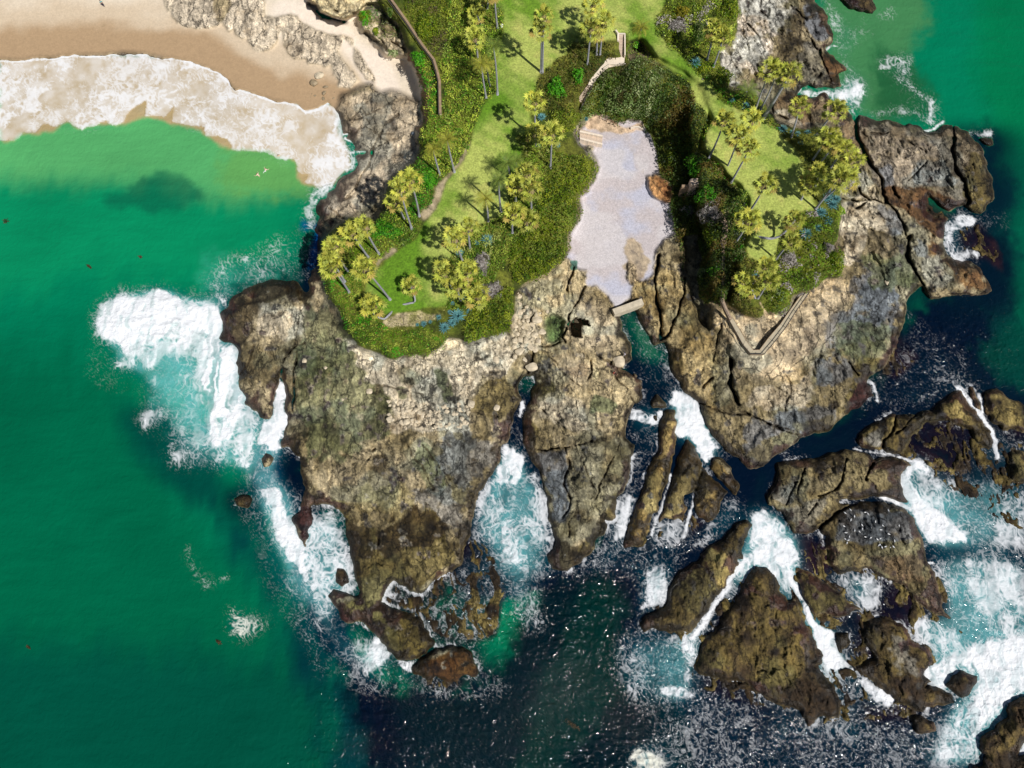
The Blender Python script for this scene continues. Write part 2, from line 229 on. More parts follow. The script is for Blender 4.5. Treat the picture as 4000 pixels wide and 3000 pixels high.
# ------------------------------------------------------------------ heights
Lm = fill(LAND, 2.8, 2.5)
isle_m = []
for nm, lab, pl in ISLES:
    m = fill(pl, 2.8, 2.5); isle_m.append(m); Lm = np.maximum(Lm, m)
SHOAL = ["w 1400,1300 1500,1230 1620,1200 1700,1120 1760,1160 1900,1200 2040,1300 2060,1480 1980,1560 1760,1570 1500,1490", "w 1900,1000 2000,900 2120,860 2212,900 2212,1160 2100,1100 1980,1020", "w 960,1180 1040,1150 1100,1260 1080,1380 980,1400 900,1320", "n 1180,900 1340,980 1500,1040 1640,1250 1800,1240 1900,1200 2000,1050 1900,900 1950,700 1840,480 1700,650 1500,830 1280,740", "q 950,100 1230,-20 1420,200 1250,380 1050,330", "q 1300,720 1600,700 1960,860 1750,1040 1360,1000 1230,960",
         "p 740,1250 900,1500 1100,1520 1330,1480 1560,1320 1620,1200 1340,1220 1100,1330", "t 60,400 120,760 60,1100 -60,1000 -80,500", "t 260,150 480,560 540,740 300,560", "t 480,260 760,600 960,860 780,860 640,620", "t 640,160 1060,160 1380,260 1360,420 1200,520 900,480", "q 1700,1160 2000,1260 2212,1400 2300,1560 2000,1500 1760,1300", "v 1700,1150 1900,1120 2050,1350 2060,1560 1900,1450 1720,1440", "v 1150,1000 1450,960 1640,1060 1640,1150 1500,1160 1250,1060", "t 1480,80 1760,420 1800,900 1560,900 1400,560", "n 700,250 860,300 940,700 700,600 560,500", "n 1400,1500 1900,1500 1800,1600 1500,1590"]
SHm = blur(many(SHOAL, 3, 5), 12)
din = dist_to(Lm > 0.5); dout = din; din = dist_to(Lm < 0.5)      # dout: metres out to sea, din: metres inland
Lf = blur(Lm, 2.5)
rel = fbm(X0/5, Y0/5, 4, 3); rdg = ridged(X0/3.2+wu*0.6, Y0/4.6+wv*0.6, 4, 4); fine = fbm(X0/0.8, Y0/0.8, 3, 2)
edge = 0.25+0.75*fbm(X0/2.5, Y0/2.5, 3, 0)
Hland = 0.12+(0.35+1.5*edge)*(1-np.exp(-din/(0.35+1.4*edge**2)))+3.6*(1-np.exp(-din/20.0))
amp = np.clip(din/3, 0.2, 1)
TH = math.radians(12)
XS_ = X0*math.cos(TH)+Y0*math.sin(TH); YS_ = -X0*math.sin(TH)+Y0*math.cos(TH)
st1 = (XS_/2.6+wu2*1.1+0.25*wu)%1.0; st2 = (XS_/0.95+YS_/7+wu2*2.0+0.5*wv)%1.0
sgate = sstep(.35, .6, fbm(X0/9, Y0/9, 3, 4))
strata = (st1-0.5)*0.42*sgate+(st2-0.5)*0.16
SMO = 1-.65*blur(many(['a 300,1000 1280,960 1300,1400 1200,1700 d 1200,300 900,600 500,950 200,950 0,850 0,300 a 200,1500', 'i 430,640 740,660 1020,620 1400,290 1700,260 1700,600 1500,900 1240,1100 1000,1350 700,1350 460,1100', 'h 700,420 1000,480 1200,900 1200,1100 700,1000 620,700', 'h 450,980 840,1180 800,1400 600,1350'], 2), 20)
rdg2 = ridged(XS_/0.9+wu*1.2, YS_/3.2+wv, 4, 1)
Hrock = Hland+amp*((rel-0.5)*1.3+SMO*((rdg-0.6)*0.8+strata+(rdg2-.6)*.5))+(fine-0.5)*0.26*SMO
Hsea = -0.35-0.35*np.minimum(dout, 12)-0.3
Hsea = Hsea*(1-SHm)+SHm*(-0.02+(rdg-0.66)*1.3+(rdg2-.62)*.8+(fine-.5)*.4)
H = Hsea*(1-Lf)+np.maximum(Hrock, 0.12)*Lf
def put(m, z): 
    global H
    H = H*(1-m)+z*m
sandm = blur(many(SAND, 1), 5)
put(sandm, 0.04+0.055*din+0.04*(rel-0.5))
ledm = blur(many(LEDGE, 1.5), 2.5)
put(ledm, 0.45+0.055*din+0.35*(rdg-0.5)+0.5*(rel-0.5))
covm = blur(many(COVE, 2), 4)
put(covm*0.999, 1.9+0.15*(rel-0.5)+sstep(700, 250, V)*0.5)
rl = blur(many(RLEDGE, 2), 14); put(rl*0.85, 5.6+(rel-0.5)*0.8+(fine-0.5)*.2)
rav = blur(many(RAVR, 2), 8)
ravd = blur(many(RAVR, 2), 90)
cn = np.clip((np.interp(V, [100, 260, 480, 700], [0, 0, 0, 0])), 0, 1)
# ravine wall: low at the cove side, rising to the lawn
rt = (U-np.interp(V, [150, 280, 380, 500, 620, 700], [1430, 1425, 1440, 1465, 1475, 1515]))/95
put(rav, 2.2+1.2*np.clip(rt, 0, .6)+6.1*sstep(.52, .80, rt+0.1*wu2)+(rel-0.5)*1.2)
pl1 = blur(many(PLATL, 2.5, 2), 9); put(pl1, 9.0+(rel-0.5)*0.35)
pl2 = blur(many(PLATR, 2.5, 2), 9); put(pl2, 9.0+(rel-0.5)*0.35)
# hollow behind the cove where the dark shrubs grow, and its stair path
HOL = ["b 700,1180 820,960 900,830 1000,720 1220,700 1400,620 1600,680 1730,790 1850,950 1990,1150 1700,1350 1450,1300 1240,1290 1130,1340 960,1210 840,1260 740,1400"]
ho = blur(many(HOL, 2), 24); put(ho, 3.4+4.4*sstep(255, 140, V)+3.6*sstep(1290, 1420, U)*sstep(280, 200, V)+(rel-0.5)*0.8)
put(mask('b 1480,590 1730,690 2000,880 2100,1060 2120,1190 2020,1140 1880,1020 1760,900 1600,800 1470,690', 10, 2), 8.0+(rel-.5)*.5)
for pl, z in [("b 1150,360 1225,360 1225,480 1150,480", 8.3), ("b 1150,480 1225,480 1225,620 1150,620", 7.2), ("b 1000,610 1225,610 1225,700 960,760", 6.6), ("b 990,680 1010,760 900,890 830,840", 5.9), ("b 900,860 790,1060 710,1030 830,850", 4.9), ("b 820,1000 740,1230 700,1180 720,1020", 3.8)]:
    put(blur(fill(pl, 0), 7), z-0.25)
GORGE = ["e 1850,1180 2000,1150 2040,1400 h 2010,150 2020,420 2140,560 2130,800 2090,780 1990,690 1950,520 1900,300 1860,200 1870,60"]
gm = blur(many(GORGE, 2), 3); put(gm, 0.9+(fine-.5)*.5)
# garden terrace below the fence wall on the beach side
lo = blur(many(["a 560,90 700,60 800,60 1000,300 1060,470 1060,600 850,600 700,400 640,300 600,340"], 2), 6); put(lo, 4.2+(rdg-0.5)*2.0)
CLF = ["a -60,-200 30,0 100,60 190,140 300,190 380,200 520,130 600,60 780,20 760,-200"]
put(blur(many(CLF, 2), 3), 6.0+(rdg-0.5)*3.2)
pit = mask(PIT[0], 1.5, 3); put(pit, -1.52)
put(mask(POOLG[0], 4, 2), 0.9+(fine-.5)*.5)
Hn = H
crk = np.zeros_like(H); n6c = fbm(X0/0.7, Y0/0.7, 2, 5)
for ln, w, dep in CRACKS:
    d = line_d(ln, 4.5)+3.0*(n6c-.5); wob = 0.25+1.3*fbm(X0/1.7, Y0/1.7, 2, 6)**1.4
    k = np.exp(-(np.maximum(d, 0)/(w*wob*0.72))**2); H = H-dep*k; crk = np.maximum(crk, k)
# natural joint network on bare rock
f1, f2, idw = worley(XS_/2.8+wu*0.9, YS_/8.0+wv*0.9, 3)
joint = np.exp(-((f2-f1)/0.045)**2)
g1, g2, idg = worley(X0/1.15+wu*0.7, Y0/1.3+wv*0.7, 5)
jfine = np.exp(-((g2-g1)/0.07)**2)
soft_zone = np.clip(sandm+covm+pl1+pl2+rav+ho, 0, 1); rockm = np.clip(1-soft_zone, 0, 1)*np.clip(Lf*1.0, 0, 1)
rockm = np.maximum(rockm, ledm)
jsel = sstep(0.42, 0.6, fbm(X0/11, Y0/11, 2, 7))
H = H-rockm*(1-.7*ledm)*(joint*0.22*(0.3+0.7*jsel)*np.clip(din/3, 0, 1))
H = H+rockm*(idw-0.5)*0.35*np.clip(din/3, 0, 1)

# ------------------------------------------------------------------ surface colours (linear albedo)
def sr(r, g, b):
    o = []
    for c in (r, g, b):
        c /= 255.0; o.append(c/12.92 if c <= 0.04045 else ((c+0.055)/1.055)**2.4)
    return np.array(o, np.float32)
def lerp(A, B, k):
    return A*(1-k[..., None])+B*k[..., None]
n1 = fbm(X0/2.2, Y0/2.2, 5, 1); n2 = fbm(X0/7, Y0/7, 5, 4); n3 = fbm(X0/0.55, Y0/0.55, 3, 6); n4 = fbm(X0/14, Y0/14, 4, 2)
spk = rng.rand(*U.shape).astype(np.float32); n5 = fbm(X0/1.1, Y0/1.1, 4, 3); n6 = fbm(X0/0.42+3*wu, Y0/0.42, 2, 5)
MOT = (0.55+0.42*sstep(.25, .72, n5)+0.25*sstep(.2, .8, n6))*(0.86+0.28*spk)
MOT *= (1-0.42*sstep(.70, .84, rdg2)*sstep(.3, .6, n1))*(1-.35*sstep(.93,.99,st1)*sgate)*(1-.25*sstep(.9,1,st2))
DITH = (fbm(X0/1.6, Y0/1.6, 5, 7)-0.5)
def rocky(light, mid, dark, bias=0.0):
    k = sstep(0.36, 0.62, 0.55*n2+0.45*n1+bias)
    c = lerp(np.broadcast_to(sr(*dark), n1.shape+(3,)), sr(*mid), sstep(0.2, 0.5, n1+bias*0.5+0.08))
    c = lerp(c, sr(*light), k)
    return c*MOT[..., None]
COL = rocky((168, 150, 116), (128, 112, 78), (62, 50, 26), -0.02)
def zone(polys, col, soft=14, warp=4, warp2=14, op=1.0):
    global COL
    m = blur(many(polys if isinstance(polys, list) else [polys], warp, warp2), soft)
    m = sstep(0.30, 0.70, m+DITH*1.5*np.clip(soft/12, .3, 1.2))*op
    COL = lerp(COL, col, m)
tan_ = rocky((214, 196, 166), (178, 158, 122), (96, 78, 48), 0.08)
pale = rocky((206, 190, 162), (178, 158, 128), (108, 88, 60), 0.10)
grey = rocky((142, 136, 124), (112, 106, 92), (58, 54, 44), 0.02)
blue = rocky((120, 122, 126), (92, 94, 98), (50, 50, 54), 0.0)
alga = rocky((126, 124, 88), (92, 94, 58), (40, 42, 20), -0.04)
olive = rocky((134, 118, 66), (92, 78, 36), (34, 26, 10), -0.08)
dark = rocky((78, 62, 34), (46, 34, 16), (18, 12, 6), -0.10)
mus = rocky((70, 40, 34), (38, 18, 18), (14, 6, 10), -0.08)
# west shelf
zone("a 300,1000 1280,960 1300,1400 1200,1700 d 1200,300 900,600 500,950 200,950 0,850 0,300 a 200,1500", rocky((196, 174, 142), (160, 136, 100), (104, 80, 46), 0.04), 10, 2, 4)
zone("l 930,780 1050,740 1060,960 1000,970 940,1040 1000,1300 900,1600 820,1500 900,1200 880,900", mus, 5, 3, 3)
zone("d 180,800 260,680 420,600 330,900 200,960", grey, 10, 3, 6, .7)
# headland
zone("m 1120,480 1350,330 1500,340 1400,560 1240,800 1100,700", dark, 12, 4, 8, .8)
zone("m 1200,330 1500,180 1750,200 1800,300 1600,320 1350,400 1200,470 1100,560 1080,440", dark, 8, 4, 6, .8)
zone("m 1400,380 1760,320 1800,620 1600,660 1380,560", tan_, 12, 4, 10, .75)
zone("m 1800,400 2000,420 2212,700 2212,900 1800,1000 1730,640", alga, 20, 4, 16, .75)
zone("o 150,20 560,60 700,300 840,560 800,760 500,1000 200,1000 120,500", alga, 22, 4, 18, .8)
zone("o 480,60 560,40 900,220 1300,120 1400,20 1800,-30 1830,120 1790,300 1560,440 1500,620 1430,780 1100,800 860,740 800,560 620,280", pale, 10, 5, 12)
zone("o 1190,260 1300,300 1330,560 1230,500", alga, 5, 4, 5, .9)
zone("o 870,440 960,430 960,540 880,540", alga, 5, 4, 5, .8)
zone("o 880,280 1080,290 1080,380 900,400", alga, 8, 4, 8, .55)
zone("o 1560,360 1820,380 1860,640 1600,700 1480,620", olive, 14, 4, 12, .6)
zone("o 700,940 820,960 800,1130 720,1080", dark, 8, 4, 8, .8)
zone("o 1050,850 1250,1000 1340,1300 1200,1250 1060,1040", alga, 10, 4, 10, .7)
zone("o 1300,800 1700,860 1680,1020 1500,1250 1300,1100 1220,950", blue, 20, 4, 14, .55)
zone("o 1000,1250 1400,1250 1450,1550 1200,1500", blue, 16, 4, 12, .5)
zone("o 560,1200 980,1180 1100,1350 860,1500 600,1400", rocky((160, 144, 98), (118, 100, 60), (60, 46, 22)), 18, 4, 14, .8)
zone("o 840,1520 960,1480 1050,1370 1250,1430 1300,1560 1340,1659 750,1659", dark, 10, 5, 10)
zone("n 560,140 780,140 900,120 960,200 1050,330 1200,330 1440,250 1560,170 1650,260 1740,420 1820,600 1640,700 1400,800 1300,1000 1640,1240 1450,1370 1250,1350 780,900 980,830 960,560 900,300", olive, 14, 5, 14, .85)
zone("n 900,250 1080,330 1150,520 980,560 930,400", dark, 8, 5, 10, .8)
zone("n 1160,350 1300,300 1420,180 1600,200 1720,380 1640,470 1400,430 1250,540 1180,500", dark, 10, 5, 10, .9)
zone("n 480,220 560,160 640,180 700,300 560,480", mus, 6, 4, 6)
zone("n 780,880 900,900 980,1060 860,1080", mus, 8, 4, 6, .9)
zone("n 1100,880 1340,980 1500,1060 1620,1240 1450,1360 1280,1350 1160,1150 1000,1040 820,1000 900,880", olive, 12, 5, 12, .9)
zone("n 1400,1400 1900,1240 1950,1480 1740,1540 1430,1500", rocky((120, 84, 36), (76, 48, 20), (24, 12, 6), -.05), 8, 4, 6)
# middle block
zone("h 0,0 560,0 640,120 1000,400 1150,600 1250,1000 1350,1200 1300,1600 400,1600 250,1200 300,900 0,600", rocky((196, 174, 132), (160, 138, 94), (96, 74, 36), 0.04), 18, 4, 10)
zone("h 60,560 300,600 320,1000 0,1100 0,650", pale, 10, 3, 6, .7)
zone("h 740,720 880,760 900,860 760,900", rocky((232, 212, 160), (206, 182, 130), (140, 114, 70), .15), 6, 2, 3)
zone("h 860,1150 920,1250 930,1350 860,1330", rocky((232, 212, 160), (206, 182, 130), (140, 114, 70), .15), 5, 2, 3)
zone("h 620,980 820,1100 760,1120", pale, 6, 3, 4, .7)
zone("h 600,1180 840,1200 830,1320 600,1300", rocky((180, 146, 100), (150, 120, 80), (100, 74, 40)), 12, 4, 8, .7)
zone("h 920,1510 1060,1520 1160,1600 1120,1700 860,1700 860,1580", alga, 6, 4, 5)
zone("h 220,1380 440,1400 460,1500 300,1560 200,1500", olive, 8, 4, 6, .9)
zone("p 170,330 560,300 640,560 500,640 330,500 200,420", pale, 12, 4, 8, .6)
zone("p 100,480 180,500 220,700 130,740", olive, 10, 4, 6, .8)
zone("p 180,720 420,720 420,1000 440,1250 330,1300 260,1000", blue, 12, 4, 8, .75)
zone("p 240,1480 430,1400 560,1480 560,1600 430,1680 320,1640", dark, 10, 5, 8, .85)
zone("p 700,620 900,640 960,720 880,900 720,1000 700,800", olive, 14, 4, 8, .45)
zone("p 780,1060 860,1060 820,1300 700,1400 560,1560 500,1500 720,1280", olive, 8, 4, 6, .8)
zone("p 1180,400 1320,400 1300,640 1200,1150 1050,1500 850,1530 900,1350", rocky((170, 142, 84), (134, 108, 58), (62, 44, 16)), 6, 3, 4, .9)
zone("p 1280,640 1440,640 1800,1000 1760,1150 1560,1320 1330,1280 1100,1340 1200,1000", rocky((160, 132, 76), (120, 96, 50), (56, 40, 16)), 6, 3, 4, .9)
zone("p 870,1400 1000,1400 1060,1460 950,1540 860,1540", mus, 8, 3, 4, .8)
# right of the channel
zone("h 1400,0 1860,200 2100,800 2212,1000 2212,1659 1930,1500 1700,1000 1300,500", rocky((190, 166, 118), (150, 126, 80), (84, 64, 30), 0.03), 12, 4, 8)
zone("h 1860,260 1980,520 2100,770 2050,900 1900,950 1800,700", olive, 14, 3, 8, .5)
zone("h 1700,980 1850,1000 1850,1300 1720,1200", olive, 8, 3, 5, .7)
zone("i 200,500 340,560 440,590 600,640 740,660 850,620 1020,620 1300,380 1480,240 1700,260 1760,500 1500,640 1240,900 1300,1100 1180,1400 700,1300 460,1100 330,800", rocky((214, 186, 140), (188, 160, 112), (140, 112, 68), 0.1), 18, 3, 10)
zone("i 1260,700 1500,800 1400,1000 1100,1150 980,1000", rocky((170, 146, 116), (140, 118, 92), (96, 76, 54)), 22, 4, 12, .7)
zone("i 1680,300 1860,120 2212,100 2212,900 1900,820 1600,1100 1500,800 1560,640 1760,560", blue, 14, 4, 12, .8)
zone("i 1560,700 2000,700 2212,760 2150,1000 1900,1200 1620,1080", alga, 16, 4, 12, .75)
zone("i 1380,1100 1700,1150 1800,1300 1500,1500 1300,1400", blue, 14, 4, 10, .7)
zone("i 700,1380 1240,1340 1330,1120 1380,1140 1300,1480 1200,1659 500,1659", pale, 12, 4, 8, .7)
zone("q 0,680 330,640 500,560 740,600 740,730 500,800 330,950 100,1080 0,1000", blue, 12, 4, 10, .7)
zone("q 140,820 500,790 420,880 150,1040 0,1060 0,960", olive, 12, 4, 8, .7)
zone("q 330,720 740,650 700,780 500,800", olive, 8, 4, 5, .6)
zone("q 880,180 1150,180 1050,320 960,400 1040,500 760,720 740,620 850,450", olive, 12, 4, 10, .85)
zone("q 930,360 1050,440 1020,520 850,640 770,660 860,520", mus, 6, 4, 6)
zone("q 1120,160 1250,80 1230,-40 1190,-60", mus, 10, 4, 8, .9)
# east
zone("v 880,300 1600,350 1980,600 1980,1000 1640,1040 1400,900 1100,950 960,600", rocky((150, 134, 112), (112, 96, 72), (62, 48, 32)), 14, 4, 12)
zone("v 1400,680 1600,640 1720,860 1620,900 1350,860 1330,760", grey, 8, 4, 8, .9)
zone("v 1080,700 1180,700 1200,900 1130,900", blue, 8, 4, 6, .7)
zone("v 1640,450 1820,480 1760,700 1700,740", rocky((172, 154, 126), (132, 116, 90), (70, 56, 36)), 8, 4, 6, .8)
zone("v 1800,600 1900,620 1990,940 1900,1090 1780,1050 1740,800", olive, 10, 4, 8, .85)
zone("v 1080,900 1450,880 1760,1010 1640,1060 1430,1040 1500,1110 1650,1100 1580,1300 1450,1250 1250,1080 1130,1000", rocky((104, 74, 44), (70, 46, 26), (30, 18, 8)), 10, 4, 10)
zone("v 1450,1250 1600,1390 1800,1440 1960,1659 1700,1659 1650,1500 1420,1350", rocky((130, 98, 60), (92, 62, 36), (40, 24, 12)), 12, 4, 10)
zone("v 1330,1240 1420,1300 1460,1420 1350,1400", grey, 6, 4, 6, .9)
zone("v 1390,1440 1560,1400 1640,1600 1560,1659 1450,1659", pale, 10, 4, 8, .6)
zone("v 780,1000 1080,980 1260,1250 1100,1240 960,1180 960,1400 800,1500 780,1200", pale, 10, 4, 8, .85)
zone("v 1080,1000 1200,1060 1260,1220 1150,1250 1080,1120", blue, 8, 4, 6, .7)
zone("v 950,1200 1250,1260 1300,1400 1150,1400 1000,1500 900,1500 960,1350", dark, 14, 5, 10, .55)
zone("v 960,1400 1300,1400 1400,1659 960,1659", alga, 16, 5, 10, .8)
zone("v 760,780 950,700 1050,900 1130,990 900,970 780,940", tan_, 8, 4, 6, .8)
zone("v 800,880 900,870 930,960 820,950", olive, 8, 4, 6, .8)
zone("v 240,130 460,120 700,170 870,300 880,420 950,580 850,600 700,420 400,400 260,300", rocky((142, 118, 88), (108, 86, 56), (56, 40, 22)), 14, 4, 10)
zone("v 240,270 340,270 440,360 480,400 340,380", pale, 5, 3, 4, .7)
zone("c 520,-200 1000,-200 1000,200 860,500 700,800 430,960 330,760 440,450 520,200", rocky((214, 196, 172), (186, 166, 138), (126, 104, 76), 0.12), 20, 4, 16)
zone("c 60,510 330,520 480,640 420,860 250,640", rocky((226, 204, 178), (210, 188, 156), (170, 146, 112), 0.2), 10, 3, 6)
zone("c 1000,60 1250,200 1200,620 900,560 940,300", dark, 20, 5, 14, .6)
zone("c 1200,0 1340,60 1500,260 1500,460 1300,480 1200,300", blue, 8, 4, 8, .85)
zone("c 1340,20 1500,200 1540,380 1500,480 1440,300 1370,100", rocky((96, 66, 40), (66, 40, 24), (26, 14, 8)), 5, 3, 4, .9)
zone("c 1180,480 1400,560 1500,900 1400,950 1200,880 1180,640", grey, 12, 4, 10, .6)
zone("c 1400,560 1560,640 1700,760 1660,930 1500,880", rocky((116, 82, 44), (84, 54, 26), (36, 20, 8)), 6, 4, 6, .9)
# islands
zone("q 240,1180 480,1160 460,1320 330,1500 200,1350", grey, 14, 4, 10, .75)
zone("q 480,1130 780,1150 700,1230 460,1290", blue, 10, 4, 8, .6)
ISCOL = rocky((142, 122, 66), (88, 72, 34), (32, 22, 10), -0.05)
COL = lerp(COL, ISCOL, blur(np.maximum.reduce([isle_m[k] for k in (0, 1, 2, 3, 5)]), 3)*0.9)
COL = lerp(COL, rocky((134, 118, 78), (98, 82, 48), (40, 28, 14), 0.0), blur(isle_m[4], 3)*0.8)
DK = rocky((104, 86, 40), (52, 36, 20), (16, 7, 9), -0.07)
COL = lerp(COL, DK, blur(np.maximum.reduce([isle_m[k] for k in (6, 7, 8, 9, 10, 11, 12, 13, 20, 21, 22)]), 3)*0.95)
zone("q 930,830 1100,720 1130,860 1040,920", grey, 8, 4, 6, .9)
zone("q 780,1400 1250,1400 1350,1659 700,1659", blue, 12, 4, 10, .75)
zone("q 300,1330 700,1330 560,1540 420,1560 300,1420", grey, 12, 4, 10, .55)
zone("q 230,1200 420,1180 400,1330 200,1330", grey, 10, 4, 8, .7)
zone("t 950,0 1380,0 1440,200 1250,220 1060,120", rocky((130, 104, 74), (104, 80, 54), (60, 42, 26)), 10, 4, 8, .8)
zone("t 1150,600 1300,600 1400,960 1200,960", grey, 14, 4, 10, .6)
# wet and weed-covered band above the waterline
wb = fbm(X0/3, Y0/3, 4, 5); wet = sstep(0.25, 0.6, np.exp(-(din/(0.3+4.5*wb**2.2))**2)+DITH*1.7)*Lf*np.clip(rockm+0.2, 0, 1)
wet = wet*(1-sandm)
COL = lerp(COL, lerp(dark*0.75, mus*0.9, sstep(.45, .6, n2)), np.clip(wet, 0, 1)*0.9)
COL = lerp(COL, mus*0.75, np.clip(SHm*sstep(0.25, -0.1, H), 0, 1)*0.9)
tone = (0.82+0.36*sstep(.25, .75, fbm(X0/4.5, Y0/4.5, 5, 5)))[..., None]
COL = lerp(COL, blur(COL[..., 0], 5)[..., None]*np.array([1.0, .80, .56], np.float32)*1.03, (1-SMO)*.75)
COL = COL*tone*np.array([1.07, 1.12, 1.16], np.float32)
COL = lerp(COL, COL*np.array([.72, .84, .95], np.float32), sstep(.5, .62, fbm(X0/6, Y0/6, 4, 0))*.8)
# sand
SC = lerp(np.broadcast_to(sr(170, 143, 110), n1.shape+(3,)), sr(200, 181, 154), sstep(3.6, 6.8, din+(n2-0.5)*4))
SC = lerp(SC, sr(216, 202, 180), sstep(7, 12, din+(n2-0.5)*6))
SC = lerp(SC, sr(228, 214, 196), sstep(0.2, 0.8, blur(fill("k 1300,0 1900,0 2212,400 2600,700 2700,1100 2500,1130 2212,760 2000,450 1600,280 1400,180 1200,180", 3, 8), 20)))
SC = SC*(0.9+0.14*n3+.05*spk)[..., None]
COL = lerp(COL, SC, np.clip(sandm*(1-ledm), 0, 1))
COL = lerp(COL, rocky((212, 196, 170), (184, 164, 134), (124, 102, 72), .16), ledm)
zone(["k 640,0 860,0 820,120 740,230 690,250 640,120"], rocky((150, 132, 84), (120, 100, 60), (80, 62, 30)), 8, 3, 5, .7)
# pebbles of the cove
peb = lerp(np.broadcast_to(sr(208, 204, 214), n1.shape+(3,)), sr(214, 200, 196), sstep(0.4, 0.6, n2))
g1b, g2b, idb = worley(X0/0.28, Y0/0.28, 2)
peb = peb*np.array([.72, .75, .78], np.float32)*(0.90+0.16*idb+0.08*n3)[..., None]
zs = sstep(0.45, 0.6, fbm(X0/6, Y0/6, 3, 7)+0.12*sstep(420, 520, V))
peb = lerp(peb, sr(200, 194, 194)*(0.88+0.12*n3+.06*spk)[..., None], zs*0.8)
COL = lerp(COL, peb, covm)
zone("b 960,1210 1130,1340 1430,1330 1480,1420 1300,1400 1240,1420 1000,1430 780,1400 840,1260", rocky((204, 178, 148), (184, 150, 116), (140, 104, 70), .1), 8, 3, 6)
zone(["e 1230,1250 1300,1190 1400,1230 1440,1400 1540,1420 h 1440,200 1400,280 1300,320 1230,200"], rocky((176, 156, 124), (150, 128, 96), (110, 88, 60), .05), 8, 4, 6, .85)
RED = "e 1450,520 1560,510 1660,560 1740,650 1750,700 1700,790 1560,750 1470,650"
rr = mask(RED, 4, 3); H = H*(1-rr)+rr*(3.2+(rdg-0.5)*1.4); COL = lerp(COL, rocky((198, 150, 98), (160, 112, 66), (96, 58, 30), .05), rr)
# soils and lawn
soil = rocky((112, 116, 40), (70, 84, 20), (34, 44, 8), 0.0)
veg = np.clip(pl1+pl2+rav+ho, 0, 1)*(1-gm)
COL = lerp(COL, soil, sstep(.42, .62, veg+DITH*.4))
lawn_m = np.clip(blur(many(LAWN, 1.2), 2.2), 0, 1)
stripes = 0.5+0.5*np.sin((X0*0.55+Y0*0.83)*2.2+wu2*3)
gk = sstep(0.38, 0.68, 0.6*n2+0.4*n4+0.05*(stripes-0.5)+0.03)
LC = lerp(np.broadcast_to(sr(98, 132, 32), n1.shape+(3,)), sr(162, 172, 86), gk)
LC = lerp(LC, sr(176, 172, 96), sstep(0.58, 0.72, n1)*0.5*gk)
trk = np.exp(-((line_d("b 1560,180 1620,440 1760,560 2000,760 2130,880 c 160,1020 330,1120 600,1240", 0)-4)/3)**2)
LC = lerp(LC, sr(80, 122, 18), sstep(0.45, 0.3, n4)*0.45)
LC = LC*(0.80+0.3*n3+.10*spk)[..., None]
COL = lerp(COL, LC, lawn_m); COL = lerp(COL, LC*0.85, trk*0.7*lawn_m)
PATH = ["d 1760,130 1700,260 1610,400 1540,490 1470,560 1420,620 1370,720 1290,850 1220,930 1250,1000 1300,975 1370,870 1445,740 1495,610 1560,505 1640,425 1745,225", "d 700,1560 800,1430 900,1370 980,1290 930,1270 800,1390 720,1490"]
path_m = np.clip(blur(many(PATH, 2), 2.5), 0, 1)
COL = lerp(COL, rocky((176, 160, 130), (150, 132, 100), (104, 96, 54), .08), path_m)
zone(["g 780,960 1000,900 1200,860 1480,850 1400,940 1200,1000 1000,1060 850,1040", "f 400,900 540,880 520,1020 440,1120 400,1000"], rocky((190, 174, 138), (146, 140, 84), (90, 96, 36), .03), 8, 5, 8, .9)
zone(["g 1420,1280 1520,1160 1680,1165 1560,1290 1300,1370 980,1410 1150,1370 1290,1330"], rocky((236, 222, 188), (214, 196, 160), (160, 140, 106), .2), 4, 3, 3)
zone(["i 740,460 820,600 860,640 780,660 790,580 740,500"], rocky((210, 186, 146), (180, 156, 116), (130, 104, 70), .1), 3, 2, 2)
zone(["a 620,300 720,230 830,400 1000,430 1060,560 860,560 760,420 640,350"], rocky((218, 200, 164), (188, 168, 130), (120, 98, 60), .1), 6, 3, 5, .9)
zone(['a 1100,560 1230,740 1330,960 1290,1180 1300,1380 1230,1440 1180,1400 1250,1340 1225,1180 1265,950 1190,780 1080,640'], rocky((176, 136, 100), (130, 92, 62), (60, 38, 22)), 3, 3, 3, .9)
zone(CLF, rocky((222, 204, 160), (196, 176, 130), (128, 104, 66), .1), 6, 3, 5)
zone(["h 620,40 700,60 700,130 640,160 600,140"], rocky((70, 130, 110), (40, 90, 80), (20, 40, 30)), 3, 2, 2, .9)
COL = lerp(COL, alga*np.array([0.5, 1.1, 0.5], np.float32), mask(POOLG[0], 6, 3)*0.85)
COL = lerp(COL, rocky((58, 44, 28), (38, 28, 16), (16, 10, 6)), np.clip(pit, 0, 1)*0.85)  # hole coloured near black, its deep shade painted into the dark rock
COL = lerp(COL, rocky((70, 54, 32), (46, 34, 18), (22, 14, 8)), np.clip(crk, 0, 1)*0.75)  # cracks painted darker: damp debris plus shade put into the colour
jn = rockm*np.clip(joint*(0.15+0.4*jsel), 0, 1)*(1-.6*ledm)*np.clip(din/2, 0, 1)
COL = lerp(COL, COL*0.45, np.clip(jn, 0, 1)*(1-0.5*ledm))
COL = COL*(1+0.25*rockm*(idw-0.5))[..., None]
COL = lerp(COL, lerp(dark*1.3, olive*0.9, sstep(.45, .6, n1)), np.clip(SHm*(Lm < .5)*1.2, 0, 1)*sstep(-.6, 0, H))
COL = np.clip(COL, 0.002, 0.9)
XG, YG = unproj(U, V, H)

